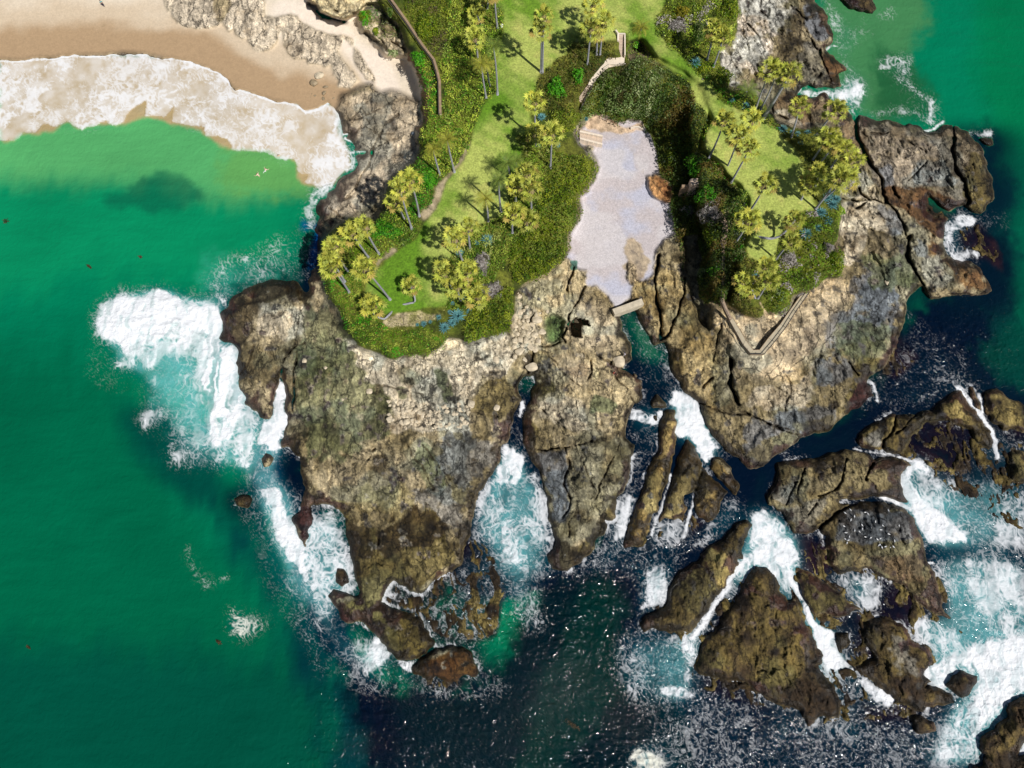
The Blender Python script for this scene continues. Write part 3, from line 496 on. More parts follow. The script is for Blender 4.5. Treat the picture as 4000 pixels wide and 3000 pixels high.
# ------------------------------------------------------------------ the sea: body colour and foam
SEA = np.broadcast_to(sr(0, 110, 76), n1.shape+(3,)).copy()
def seaz(poly, rgb, soft=60, op=1.0, w2=18):
    global SEA
    m = blur(many(poly if isinstance(poly, list) else [poly], 4, w2*1.6), soft*.8); bd = sstep(0, .3, m)*sstep(1, .7, m); m = sstep(.08, .92, m+bd*(DITH*.6*(soft < 70)+(fbm(X0/3, Y0/7, 3, 1)-.5)*.5))*op; SEA = lerp(SEA, sr(*rgb), m)
seaz("w -320,700 300,800 420,1100 660,1400 760,1500 900,1950 -320,1950", (0, 92, 62), 200)
seaz("w -320,1350 660,1420 820,1950 -320,1950", (0, 74, 56), 150)
seaz("w -320,330 660,330 690,480 600,560 400,600 -320,640", (6, 128, 84), 130)
seaz("w -320,180 300,160 640,260 680,410 500,440 300,390 -320,400", (80, 160, 96), 80)
seaz("w 520,290 700,320 690,430 620,440 480,420", (92, 150, 78), 50, .8)
seaz("w 240,430 300,390 420,388 470,420 380,460 250,475", (8, 92, 66), 24, .75)
seaz("w 2050,-320 2520,-320 2520,700 2180,700 2150,300", (0, 108, 66), 90)
seaz("w 2140,300 2520,300 2520,960 2150,800", (0, 84, 60), 90)
seaz("w 2140,200 2185,380 2195,620 2180,800 2120,820 2080,500", (2, 40, 44), 50, .9)
seaz("w 1760,-100 2000,-100 2000,40 1950,130 2010,230 1900,260 1780,180", (70, 122, 72), 50, .75)
seaz("w 1880,60 2000,150 2040,260 1900,250", (22, 84, 48), 40, .8)
NAVY = ["w 860,1480 1000,1480 1090,1440 1100,1320 1160,1230 1280,1210 1420,1230 1480,1400 1500,1700 1480,1950 800,1950 800,1659 760,1560 700,1460",
        "w 1380,1230 1900,1100 2300,1000 2520,1500 2520,1950 1400,1950",
        "w 1960,650 2080,660 2212,760 2212,900 2000,880 1860,950 1600,1050 1560,1250 1400,1260 1300,1200 1380,900 1500,800 1700,1000 1850,880 1940,760", "w 2020,480 2160,480 2180,650 2060,660", "w 1010,820 1160,860 1200,1150 1180,1250 1060,1250 960,1150 1060,980", "w 600,1000 700,1000 760,1250 640,1250"]
seaz("w 540,1050 640,1250 740,1420 860,1500 900,1950 740,1950 700,1600 640,1450 560,1300 480,1100", (0, 40, 52), 110, .9, 24)
seaz("w 230,850 330,850 470,930 520,1080 430,1100 300,990", (0, 44, 48), 70, .75, 20)
seaz(NAVY, (0, 7, 26), 60, .96, 14)
for pz in ["w 1050,860 1160,850 1210,1180 1500,1150 1600,1000 1900,880 1950,690 2100,640 2212,780 2520,860 2520,1950 1500,1950 1480,1500 1340,1400 1320,1240 1200,1240 1000,1300 980,1200",
 "w 570,900 640,880 700,1200 760,1400 830,1480 800,1540 700,1420 620,1240 560,1050", "w 1340,760 1500,800 1640,1000 1560,1200 1300,1200", "w 630,560 700,470 715,560 690,640 640,640"]: seaz(pz, (0, 12, 32), 30, .96, 12)
NEARC = np.exp(-(dout/3.0)**2)*(Lm < .5)*sstep(430, 560, V); SEA = lerp(SEA, sr(0, 14, 32), NEARC*.85)
NEARC = np.exp(-(dout/4.5)**2)*(Lm < .5)*sstep(2000, 2080, U)*sstep(240, 300, V); SEA = lerp(SEA, sr(0, 20, 34), NEARC*.9)
seaz("w 560,880 600,900 640,1060 600,1080", (2, 26, 54), 20, .8)
seaz("w 655,500 700,500 700,560 650,570", (2, 70, 130), 14, .9)
seaz(["w 1290,1230 1370,1290 1350,1500 1210,1659 1160,1950 1040,1950 1130,1500", "w 1080,1659 1200,1500 1300,1380 1240,1600 1150,1950 1000,1950"], (0, 46, 38), 60, .6)
seaz("w 2080,740 2212,700 2400,700 2400,840 2150,830", (0, 58, 48), 50, .9)
seaz(["m 560,700 900,720 960,900 980,1200 880,1500 720,1500 620,1300 540,1000"], (70, 172, 150), 60, .55, 30)
seaz(["m 950,50 1300,0 1750,80 1700,180 1200,260 1040,330 960,200"], (50, 150, 124), 60, .6, 24)
seaz(["h 1200,620 1400,780 1500,950 1560,1130 1400,1120 1300,900"], (28, 84, 62), 8, .9)
seaz(["j 0,560 2212,560 k 900,900 1640,1150 2000,1100 l 1230,60 1350,360 1100,600 900,650 830,620 740,470 690,340 530,350 400,290 230,270 0,230 k 840,1600 560,1450 j 2000,1330 1560,1230 1330,1290 880,1400 700,1310 370,1430 0,1520"], (174, 150, 108), 10, .97, 6)
# shoals show through
SEA = lerp(SEA, mus*0.35+np.array([0, 0.001, 0.006], np.float32), SHm*0.85*sstep(-1.2, -0.1, H))
SEA = SEA*(0.86+0.28*n4+0.06*(n1-0.5))[..., None]
DEN = np.zeros_like(H)
def foam(poly, d, soft=10, w2=7):
    global DEN
    m = blur(many(poly if isinstance(poly, list) else [poly], 5, w2), soft)*d; DEN = np.maximum(DEN, m)
def fline(ln, w, d, wob=4):
    global DEN
    DEN = np.maximum(DEN, d*np.exp(-(line_d(ln, wob)/w)**2))
foam("m 140,520 190,380 350,290 470,320 600,290 830,300 900,360 1040,370 1110,450 1140,660 1260,700 1290,930 1330,1150 1260,1300 1180,1480 1020,1500 1000,1350 1030,1150 900,980 900,800 700,720 600,900 530,900 560,1000 500,850 460,760 400,780 300,690 160,620", 1.15, 8)
foam("m 300,690 480,760 440,900 310,890 290,850 360,800", .8, 8)
foam("m 480,700 960,700 1050,1300 1000,1659 700,1659 720,1300 520,1420 490,1300 560,1180 500,950", .5, 14)
foam("m 560,900 640,900 620,1250 540,1400 490,1330 560,1180", .75, 10)
foam("m 1600,905 1632,985 1650,1170 1650,1300 1620,1450 1590,1560 1440,1460 1430,1290 1520,1270 1530,1150 1580,1040", 1.1, 3, 2)
foam("m 1290,1180 1420,1250 1430,1400 1400,1659 1230,1659 1220,1450 1240,1300", .85, 8)
foam("m 1000,1500 1200,1480 1240,1659 1000,1659", .6, 10)
foam("m 1000,100 1250,0 1800,60 1830,200 1500,180 1250,260 1180,380 1060,420 1040,320 950,150", .42, 14)
foam("m 1050,300 1180,280 1180,420 1080,420", .7, 10)
foam("m 60,650 200,800 400,900 450,1050 200,1050 60,900", .2, 20)
foam("n 260,0 400,0 440,180 500,300 530,430 590,500 700,520 600,560 590,800 560,780 500,650 520,600 400,540 360,400 300,280", 1.1, 8)
foam("n 560,500 640,260 700,300 780,180 870,190 960,560 990,780 850,830 780,850 800,930 760,1000 830,1100 700,1090 620,930 600,800", .68, 10)
foam("m 1200,1350 1600,1500 1600,1700 n 560,120 480,220 540,440 420,520 300,200", .6, 14)
foam("n 300,300 640,260 960,560 980,860 760,1000 560,950 420,700", .5, 14)
foam("n 640,950 860,1080 1060,1250 1000,1480 860,1400 700,1150", .5, 14)
foam("n 0,0 260,0 360,500 370,780 560,950 700,1150 850,1150 900,1250 1000,1450 700,1500 560,1200 400,1000 250,800 150,300", .3, 22)
foam(["n 360,480 560,600 600,980 540,960 430,870 370,780", "n 600,900 900,1120 900,1250 740,1250 620,1050"], .55, 14)
foam(["n 1110,1170 1200,1240 1240,1310 1170,1400 1060,1490 1010,1460 1030,1330 1090,1250", "n 1290,1350 1450,1360 1400,1420 1440,1490 1380,1470 1300,1390", "n 1850,1240 1900,1240 1940,1290 1910,1310"], 1.0, 7)
foam("n -20,910 50,990 180,1050 330,1110 200,1160 140,1210 -20,1190", .72, 12)
foam("n 560,1100 640,1180 660,1300 760,1400 740,1540 640,1450 590,1250", .42, 14)
foam("n 1200,720 1400,900 1560,1000 1640,1240 1560,1150 1400,960 1230,860", .5, 10)
foam(["n 1100,880 1500,880 1900,1000 2000,1200 1800,1240 1640,1200 1500,1000 1300,940", "n 900,1420 2212,1500 2212,1659 900,1659"], .3, 16)
foam("o 1715,870 1770,865 1890,950 1900,1000 1850,1200 1720,1200 1610,1210 1690,1000", 1.0, 7)
foam("o 1590,1200 2000,1060 2060,1250 2150,1659 1480,1659 1530,1300", .58, 10)
foam("p 0,880 220,900 290,1280 320,1400 300,1520 320,1700 -200,1700 -200,900", .5, 14)
foam("w 1060,1120 1150,1100 1150,1250 1090,1230", .7, 16)
foam("r 300,0 520,0 560,250 620,420 700,500 520,620 380,450 310,200", .48, 18)
foam("r -100,0 320,0 300,500 150,700 -100,620", .34, 18)
foam(["o 1870,545 1925,555 1895,700 1860,700"], .95, 3, 1)
foam(["o 1800,650 1880,700 1900,870 1780,860"], .3, 6)
foam("p 1280,280 1340,260 1480,340 1500,450 1530,560 1600,680 1600,750 1520,830 1480,780 1440,690 1370,630 1310,620 1280,560 1320,500 1300,400 1240,360", 1.1, 4, 3)
foam("p 1380,560 1540,560 1700,760 1560,800 1480,780", .55, 8)
foam("p 920,390 1000,400 1060,440 1180,400 1180,540 1100,520 1000,510 930,500", .95, 5, 3)
foam(["p 920,520 1170,540 1120,800 950,760", "p 940,760 1090,780 1010,1080 900,1080", "h 1200,620 1400,780 1700,1000 1830,1400 1400,1400 1300,900"], .3, 8)
foam("p 900,1080 1010,1060 950,1250 900,1420 820,1480 830,1330", .85, 6)
foam("p 560,1600 760,1400 880,1500 800,1659 500,1659", .5, 10)
foam("p 820,1070 900,1060 860,1300 740,1280", .5, 8)
foam(["p 1100,1300 1340,1230 1400,1350 1330,1480 1120,1500", "p 1620,1130 1800,1100 1800,1300 1560,1480 1300,1560 1500,1400", "p 1340,1060 1440,1060 1400,1200 1360,1160"], .5, 10)
foam("p 1000,1400 1060,1420 1000,1490 900,1520", .6, 6)
for ln, w, d in [("p 1240,920 1200,1080 1130,1250 1090,1390", 4, .95), ("p 1490,840 1450,980 1420,1130 1380,1260 1350,1390", 5, .95), ("q 1690,430 1790,550 1870,640 1960,750 2000,850 1990,980", 6.5, 1.15), ("q 1870,490 1880,620", 6, .95),
                 ("q 1080,1290 1200,1340 1320,1390", 6, 1.05), ("q 880,920 1130,950 1360,1030", 4, .9), ("r 2230,40 2100,220 1980,400 1890,560 1800,650", 9, 1.2), ("q 1760,610 1830,640", 4, .9), ("t 1400,30 1500,40", 4, 1.0),
                 ("v 1240,30 1300,60 1350,110 1480,190 1500,260 1470,350", 11, .62), ("v 1430,430 1500,400 1560,350", 4, .9), ("v 1800,450 1940,450", 8, .6), ("w 405,1185 412,1215 420,1240 440,1260", 10, .42), ("w 440,1270 490,1250", 9, .4),
                 ("c 1200,880 1200,930 1130,1050", 4, .9), ("c 1450,540 1520,500 1580,500", 4, .8), ("q 970,380 1040,400 1060,540", 7, .8), ("c 2060,720 2212,700", 7, .55), ("k 2010,1260 1940,1400", 6, .9), ("l 1230,62 1320,48", 3, 1), ("l 1290,265 1490,238", 4.5, 1.0), ("l 1250,100 1340,130 1375,195", 3, .9)]: fline(ln, w, d)
foam("p 1890,1190 1990,1180 2110,1280 2212,1400 2260,1659 1800,1659 1840,1500 1890,1350 1860,1280", 1.05, 8)
foam("t -60,0 240,0 400,0 390,130 330,180 0,150", .9, 8)
foam("t 290,60 370,110 410,200 470,280 500,380 580,480 660,560 735,590 740,690 800,800 900,900 1060,1010 1190,1140 1150,1160 1000,1080 850,900 700,880 660,930 640,760 560,660 500,470 420,300 310,150", 1.2, 5, 4)
foam("t 0,150 480,120 1000,1240 400,1300 -100,1000", .36, 20)
foam("q 1400,1010 1560,1060 1500,1130 1390,1100 1350,1180 1500,1350 1650,1500 1800,1659 1430,1659 1370,1480 1300,1390 1250,1280 1250,1150 1280,1070", 1.15, 8)
foam("q 1560,1070 2300,1180 2300,1700 1800,1700 1500,1340 1400,1160", .5, 20)
foam("q 1990,900 2212,800 2300,1000 2300,1200 2000,1120", .4, 20)
foam("q 1740,800 1980,920 1960,1050 1740,1040", .4, 14)
foam("t 1400,10 2300,0 2300,650 1900,650 1650,550 1560,380 1480,80", .62, 16)
foam("t 1640,780 1880,640 2300,560 2300,1050 2050,1180 1950,1350 1880,1470 1780,1330 1700,1250 1900,960 1750,890 1600,960 1460,970 1520,880", 1.1, 16)
foam("t 1440,900 1620,880 1640,1000 1600,1060 1460,1030", 1.0, 6)
foam("t 1500,500 1700,520 1800,800 1560,880 1380,660 1340,440", .7, 14)
foam("t 1660,1100 2000,1200 1900,1659 1400,1659 1560,1400 1640,1250", .72, 20)
foam("t 2150,1380 2300,1400 2300,1600 2190,1560", .9, 8)
foam("t 620,140 850,90 1100,200 1100,450 950,460 640,200", .6, 10)
foam("w 1340,1340 1480,1340 1520,1470 1700,1560 1850,1560 2000,1560 2120,1500 2300,1400 2500,1950 1380,1950 1400,1560 1320,1450", .26, 26)
foam(['t 100,1280 400,1250 520,1400 300,1480 100,1400', 't 560,1290 900,1200 1150,1300 900,1480 640,1420', 't 1000,1420 1300,1440 1400,1600 1100,1640', 't -100,1450 120,1500 200,1659 -100,1700', 't 400,1540 700,1500 760,1640 460,1700'], .5, 40, 16)
foam("r 1240,560 1760,600 1900,640 1820,1050 1500,1150 1250,1000", .48, 18)
foam(["r 1560,990 1700,990 1850,1040 1900,1090 1700,1120 1560,1070", "r 1740,640 1880,610 1900,700 1820,900 1830,1000 1740,1000"], .85, 10)
foam("r 1320,1520 1400,1490 1500,1540 1600,1600 1520,1700 1320,1700", .85, 12)
foam("r 1410,90 1610,60 1620,300 1590,380 1380,440 1420,200", .8, 10)
foam("r 1230,560 1360,560 1400,680 1260,720", .55, 12)
swash = many(["w -320,128 0,128 40,131 90,126 145,121 215,118 262,113 315,116 k 180,640 350,665 520,720 680,780 790,870 890,960 1100,1030 1300,1100 1420,1110 1570,1150 1640,1210 1780,1180 1880,1110 2000,1200 2050,1260 l 1230,60 1250,200 1300,400 1100,600 960,650 830,600 840,510 740,470 690,340 530,350 400,290 230,270 0,230 k 840,1600 800,1500 700,1450 560,1470 550,1370 j 2000,1330 1850,1290 1880,1150 1760,1250 1560,1230 1560,1090 1400,1180 1330,1290 1200,1350 1120,1290 1020,1360 880,1410 720,1310 600,1350 480,1330 370,1430 240,1440 200,1510 0,1500 w -320,310"], 2, 3)
DEN = np.maximum(DEN, blur(swash, 3)*(0.58+0.22*sstep(.38, .62, fbm(X0/5, Y0/5, 3, 1))))
rimd = line_d("w -320,130 0,130 40,133 90,128 145,123 215,120 262,115 315,118 k 180,645 350,670 520,725 680,785 790,875 890,965 1100,1035 1300,1105 1420,1115 1570,1155 1640,1215 1780,1185 1880,1115", 2.2)
DEN = np.maximum(DEN, 1.1*np.exp(-(rimd/4.5)**2))
foam("l 1020,0 1230,60 1380,370 1300,490 1150,560 1050,700 960,790 880,940 780,880 850,760 960,650 1000,520 850,430 900,300 1010,200", .85, 8, 5)
foam("l 780,870 940,870 960,1050 830,1190 850,1000", .7, 8)
foam("l 0,1380 300,1300 600,1120 830,1150 940,1400 860,1659 100,1680", .36, 16)
foam(["l 0,1350 320,1330 300,1440 60,1440", "l 860,1280 950,1290 950,1400 880,1440"], .6, 10)
foam("c 1310,-60 1500,0 1560,60 1560,200 1760,300 1980,340 1960,420 1800,380 1700,600 1800,800 1950,900 1940,1050 1750,1250 1490,1040 1340,1040 1200,1000 1130,1060 1240,900 1490,940 1650,930 1700,760 1560,640 1530,400 1500,240", .52, 10)
foam("c 1240,915 1400,955 1700,950 1950,900 1920,1070 1700,1110 1490,1040 1340,1035 1190,1000", .95, 8)
foam(["c 1560,60 1980,170 2100,120 2212,0 2212,220 1980,200 1600,120", "w 1930,130 1960,110 1980,150 1950,200", "c 2060,660 2212,560 2212,740 2060,720"], .6, 8)
foam("v 880,290 1100,230 1400,270 1500,300 1480,420 1400,330 1100,290", .5, 8)
foam("v 1590,1170 1690,1080 1900,1090 1850,1150 1700,1250 1700,1400 1880,1380 1920,1430 1720,1455 1590,1395 1570,1280", .85, 7)
foam(["v 1700,1080 2100,1100 2080,1200 1900,1150", "v 1820,750 1900,760 1940,850 1860,860", "w 1880,850 2060,860 2000,880 1870,880"], .4, 10)
foam(["w 1150,1190 1500,1180 1480,1260 1200,1250", "w 1980,680 2100,760 2080,860 1900,860"], .24, 20)
# splash fringe wherever rock meets the open sea
DEN = np.maximum(DEN, 0.62*np.exp(-(dout/0.9)**2)*(Lm < .5)*sstep(.4, .6, fbm(X0/4, Y0/4, 3, 0))*sstep(600, 700, V))
ws = (fbm(X0/3.0, Y0/3.0, 3, 2, .55)-.5)*2; wt = (fbm(X0/3.0, Y0/3.0, 3, 6, .55)-.5)*2
a1, a2, _ = worley(X0/1.7+ws*1.5+wu2*1.0, Y0/2.2+wt*1.5+wv2*1.0, 1)
b1, b2, _ = worley(X0/0.85+ws*2.0, Y0/1.0+wt*2.0, 4)
fil = np.abs(2*fbm(X0/2.2+ws*1.6, Y0/4.2+wt*1.6, 3, 5, .6)-1)*2.0
fil2 = np.abs(2*fbm(X0/1.0+ws*1.3, Y0/1.9+wt*1.3, 3, 2, .6)-1)*1.9
NS = 1-np.clip(blur(swash, 20)*1.6, 0, 1)
hal1 = blur(np.minimum(DEN, 1), 26); hal2 = blur(np.minimum(DEN, 1), 80)
DEN = np.maximum(DEN, NS*(0.80*hal1+0.16*hal2*(fbm(X0/4, Y0/6, 3, 2) > .5)))
MILK = NS*sstep(.18, .75, .55*hal1+.6*hal2)
clu = np.where(DEN < .66, .55+.75*sstep(.30, .70, fbm(X0/6, Y0/8, 4, 7)), 1.0)
DD = np.clip(DEN*clu*(0.35+1.10*fbm(X0/2.8, Y0/2.8, 4, 6)), 0, 1.4)
def net(e, w0, w1, p=2.2): return np.exp(-(e/(w0*(.4+DD)+w1*DD**p))**2)*np.clip(DD*1.7-.05, 0, 1)
c1 = net(a2-a1, .04, .34, 2.6); c2 = net(b2-b1, .05, .30, 2.4)*.8; c3 = net(fil, .06, .62, 2.6); c4 = net(fil2, .06, .55, 2.4)*.55*sstep(.25, .6, DEN)
FO = 1-(1-c1*np.clip(.35+n1*1.1, 0, 1))*(1-c2*np.clip(n5*1.3, 0, 1))*(1-c3)*(1-c4*np.clip(.2+n3*1.1, 0, 1))
BR = blur(fill('m 420,650 1200,650 1330,1150 1200,1500 980,1520 500,900', 3, 10), 60)
DEN = DEN*(1-BR*.42*sstep(.40, .66, fbm(X0/1.6+ws, Y0/9+wt*.5, 4, 3)))
FO = np.clip(FO*(0.86+0.24*n6)*(1-.75*BR*sstep(.42, .62, fbm(X0/1.3+ws, Y0/7+wt*.6, 4, 3))), 0, 1)*sstep(0.04, 0.16, DEN); FO = np.where(DEN > .98, np.maximum(FO, sstep(.95, 1.1, DEN+DITH*.25)*.97), FO)
SEA = lerp(SEA, np.broadcast_to(sr(0, 16, 30), SEA.shape), blur((Lm > .5).astype(np.float32), 3)*sstep(480, 560, V)*.9)
thin = np.clip(DEN*0.55, 0, .5)*(1-swash)
SEA = lerp(SEA, lerp(np.broadcast_to(sr(14, 96, 112), SEA.shape), sr(104, 180, 184), sstep(.35, .9, MILK)), np.clip(MILK*(.55+.9*(n1-.2)), 0, 1)*.62)
STK = sstep(.52, .70, fbm(X0/0.9+ws*1.2, Y0/3.4+wt, 4, 6))*NS
FO = FO*(1-.30*STK)
FO = np.where(swash > .5, np.maximum(FO*.93, np.clip(.18+.75*(n1-.15)+.25*(n5-.5), 0, .62)), FO)
SEAF = lerp(SEA, np.array([0.80, 0.815, 0.83], np.float32)*(0.93+0.1*n3)[..., None]*1.0, np.clip(FO, 0, 1)*np.clip(0.42+DEN*0.62, 0, 1))
bei = mask("n -40,900 50,990 180,1050 330,1110 200,1170 140,1210 -40,1190", 8, 4, 4)+mask("r 1320,1520 1400,1490 1500,1540 1600,1600 1520,1700 1320,1700", 8, 4, 4)
SEAF = lerp(SEAF, sr(216, 214, 190), np.clip(bei*FO*0.7, 0, 1))
chop = np.clip(blur(many(["w 700,1450 1000,1150 1180,1200 1500,1200 1650,1480 2212,1500 2400,1950 600,1950", "w 1900,700 2212,650 2212,900 1850,950"], 4, 10), 90)*0.9+0.14, 0, 1)
SZ = 0.30*(fbm(X0/7+wu2, Y0/3.0, 3, 1)-0.5)+chop*0.26*(ridged(X0/1.5+wu*0.8, Y0/1.0+wv*.5, 3, 3)-0.6)+0.05*(n3-0.5)*(0.3+chop)
SZ = SZ+np.clip(DEN-0.55, 0, 1)*0.5*(ridged(X0/1.6+wu, Y0/1.3+wv, 4, 6)-0.35)+FO*0.04
# breaker heaped against the western rocks, swash film on sand
SZ = SZ+0.8*mask("m 200,500 400,320 820,320 1080,460 1150,700 1250,950 1200,1100 900,800 500,700", 60, 3, 6)*(0.6+0.6*rdg)
SZ = SZ*(0.25+0.75*np.clip(dout/4, 0, 1))
SZ = np.where(swash > .5, 0.07+0.04*n1+0.02*FO, SZ)
SZ = SZ*1.0 #( 440,620 560,700 560,860 480,940 380,900 340,800"), 6))
XS, YS = unproj(U, V, SZ)
H = H-np.clip(SHm, 0, 1)*(Lm < .5)*sstep(.5, .8, DEN)*1.6; XG, YG = unproj(U, V, H)
# ------------------------------------------------------------------ materials
def nmat(name):
    m = bpy.data.materials.new(name); m.use_nodes = True; nt = m.node_tree
    return m, nt, nt.nodes['Principled BSDF']
def terrain_mat(name, rough=0.85, bscale=5.0, bstr=0.5, bdist=0.08, grain=14.0, amt=0.35, gloss=True, spec=0.3):
    m, nt, bs = nmat(name); N = nt.nodes; L = nt.links
    at = N.new('ShaderNodeAttribute'); at.attribute_name = 'tint'
    tc = N.new('ShaderNodeTexCoord')
    n1_ = N.new('ShaderNodeTexNoise'); n1_.inputs['Scale'].default_value = grain; n1_.inputs['Detail'].default_value = 4; n1_.inputs['Roughness'].default_value = 0.7
    L.new(tc.outputs['Object'], n1_.inputs['Vector'])
    mr = N.new('ShaderNodeMapRange'); mr.inputs[1].default_value = 0.3; mr.inputs[2].default_value = 0.7; mr.inputs[3].default_value = 1-amt; mr.inputs[4].default_value = 1+amt
    L.new(n1_.outputs['Fac'], mr.inputs[0])
    mx = N.new('ShaderNodeVectorMath'); mx.operation = 'SCALE'
    L.new(at.outputs['Color'], mx.inputs[0]); L.new(mr.outputs[0], mx.inputs['Scale']); L.new(mx.outputs[0], bs.inputs['Base Color'])
    n2_ = N.new('ShaderNodeTexNoise'); n2_.inputs['Scale'].default_value = bscale; n2_.inputs['Detail'].default_value = 5; n2_.inputs['Roughness'].default_value = 0.65
    L.new(tc.outputs['Object'], n2_.inputs['Vector'])
    bp = N.new('ShaderNodeBump'); bp.inputs['Strength'].default_value = bstr; bp.inputs['Distance'].default_value = bdist
    L.new(n2_.outputs['Fac'], bp.inputs['Height']); L.new(bp.outputs[0], bs.inputs['Normal'])
    bs.inputs['Specular IOR Level'].default_value = spec
    if gloss:
        ga = N.new('ShaderNodeAttribute'); ga.attribute_name = 'rough'; L.new(ga.outputs['Fac'], bs.inputs['Roughness'])
    else: bs.inputs['Roughness'].default_value = rough
    return m
def rock_mat():
    m, nt, bs = nmat('weathered rock'); N = nt.nodes; L = nt.links
    at_ = N.new('ShaderNodeAttribute'); at_.attribute_name = 'tint'; ga = N.new('ShaderNodeAttribute'); ga.attribute_name = 'rough'
    ge = N.new('ShaderNodeNewGeometry')
    def noise(sc, det, ro, vec=None, dist=0.0):
        n = N.new('ShaderNodeTexNoise'); n.inputs['Scale'].default_value = sc; n.inputs['Detail'].default_value = det; n.inputs['Roughness'].default_value = ro; n.inputs['Distortion'].default_value = dist
        L.new(vec or ge.outputs['Position'], n.inputs['Vector']); return n
    def mrange(src, a, b, c, d):
        r = N.new('ShaderNodeMapRange'); r.inputs[1].default_value = a; r.inputs[2].default_value = b; r.inputs[3].default_value = c; r.inputs[4].default_value = d; L.new(src, r.inputs[0]); return r.outputs[0]
    def math_(op, a, b):
        q = N.new('ShaderNodeMath'); q.operation = op
        for k, x in enumerate((a, b)):
            if isinstance(x, float): q.inputs[k].default_value = x
            else: L.new(x, q.inputs[k])
        return q.outputs[0]
    mp = N.new('ShaderNodeMapping'); mp.inputs['Rotation'].default_value = (0, 0, math.radians(-14)); mp.inputs['Scale'].default_value = (1.7, .55, 1.2); L.new(ge.outputs['Position'], mp.inputs['Vector'])
    na = noise(2.6, 6, .72); nb = noise(0.75, 5, .7, None, .6); nc = noise(1.0, 6, .68, mp.outputs[0], .5)
    mp2 = N.new('ShaderNodeMapping'); mp2.inputs['Rotation'].default_value = (0, 0, math.radians(-14)); mp2.inputs['Scale'].default_value = (.42, .13, .4)
    wv_ = N.new('ShaderNodeVectorMath'); wv_.operation = 'MULTIPLY_ADD'; L.new(nb.outputs['Color'], wv_.inputs[0]); wv_.inputs[1].default_value = (3.2, 3.2, 0); L.new(ge.outputs['Position'], wv_.inputs[2]); L.new(wv_.outputs[0], mp2.inputs['Vector'])
    vo = N.new('ShaderNodeTexVoronoi'); vo.feature = 'DISTANCE_TO_EDGE'; vo.inputs['Scale'].default_value = 1.0; L.new(mp2.outputs[0], vo.inputs['Vector'])
    crack = mrange(vo.outputs['Distance'], 0.004, 0.045, 0.0, 1.0)
    gate = mrange(nb.outputs['Fac'], 0.50, 0.58, 0.0, 1.0); cm = math_('MAXIMUM', crack, gate)
    f1_ = mrange(na.outputs['Fac'], 0.33, 0.66, 0.56, 1.40); f2_ = mrange(nc.outputs['Fac'], 0.34, 0.64, 0.74, 1.26)
    f = math_('MULTIPLY', math_('MULTIPLY', f1_, f2_), mrange(cm, 0.0, 1.0, 0.30, 1.0))
    sc = N.new('ShaderNodeVectorMath'); sc.operation = 'SCALE'; L.new(at_.outputs['Color'], sc.inputs[0]); L.new(f, sc.inputs['Scale']); L.new(sc.outputs[0], bs.inputs['Base Color'])
    h = math_('ADD', math_('ADD', math_('MULTIPLY', na.outputs['Fac'], .35), math_('MULTIPLY', nc.outputs['Fac'], .45)), math_('MULTIPLY', cm, .35))
    bp = N.new('ShaderNodeBump'); bp.inputs['Strength'].default_value = 1.0; bp.inputs['Distance'].default_value = 0.42; L.new(h, bp.inputs['Height']); L.new(bp.outputs[0], bs.inputs['Normal'])
    L.new(ga.outputs['Fac'], bs.inputs['Roughness']); bs.inputs['Specular IOR Level'].default_value = .35
    return m
M_rock = rock_mat()
M_sand = terrain_mat('beach sand', bscale=3, bstr=0.35, bdist=0.06, grain=2.5, amt=0.10)
M_peb = terrain_mat('grey pebbles', bscale=4, bstr=0.8, bdist=0.12, grain=3.6, amt=0.20)
M_lawn = terrain_mat('mown grass', bscale=4, bstr=0.5, bdist=0.08, grain=2.8, amt=0.42)
M_soil = terrain_mat('planted soil', bscale=3, bstr=0.8, bdist=0.2, grain=3, amt=0.5)
M_path = terrain_mat('trodden earth', bscale=5, bstr=0.4, bdist=0.05, grain=8, amt=0.2)
def sea_mat():
    m, nt, bs = nmat('sea water and foam'); N = nt.nodes; L = nt.links
    at = N.new('ShaderNodeAttribute'); at.attribute_name = 'tint'; ra = N.new('ShaderNodeAttribute'); ra.attribute_name = 'rough'; ca = N.new('ShaderNodeAttribute'); ca.attribute_name = 'chop'
    tc = N.new('ShaderNodeTexCoord')
    L.new(at.outputs['Color'], bs.inputs['Base Color']); L.new(ra.outputs['Fac'], bs.inputs['Roughness'])
    n1_ = N.new('ShaderNodeTexNoise'); n1_.inputs['Scale'].default_value = 1.3; n1_.inputs['Detail'].default_value = 2.5; n1_.inputs['Roughness'].default_value = 0.5; n1_.inputs['Distortion'].default_value = 0.6
    L.new(tc.outputs['Object'], n1_.inputs['Vector'])
    mu = N.new('ShaderNodeMath'); mu.operation = 'MULTIPLY'; L.new(n1_.outputs['Fac'], mu.inputs[0]); L.new(ca.outputs['Fac'], mu.inputs[1])
    bp = N.new('ShaderNodeBump'); bp.inputs['Strength'].default_value = 1.0; bp.inputs['Distance'].default_value = 0.75
    L.new(mu.outputs[0], bp.inputs['Height']); L.new(bp.outputs[0], bs.inputs['Normal']); bs.inputs['IOR'].default_value = 1.33; bs.inputs['Specular IOR Level'].default_value = 0.36
    return m
M_sea = sea_mat()
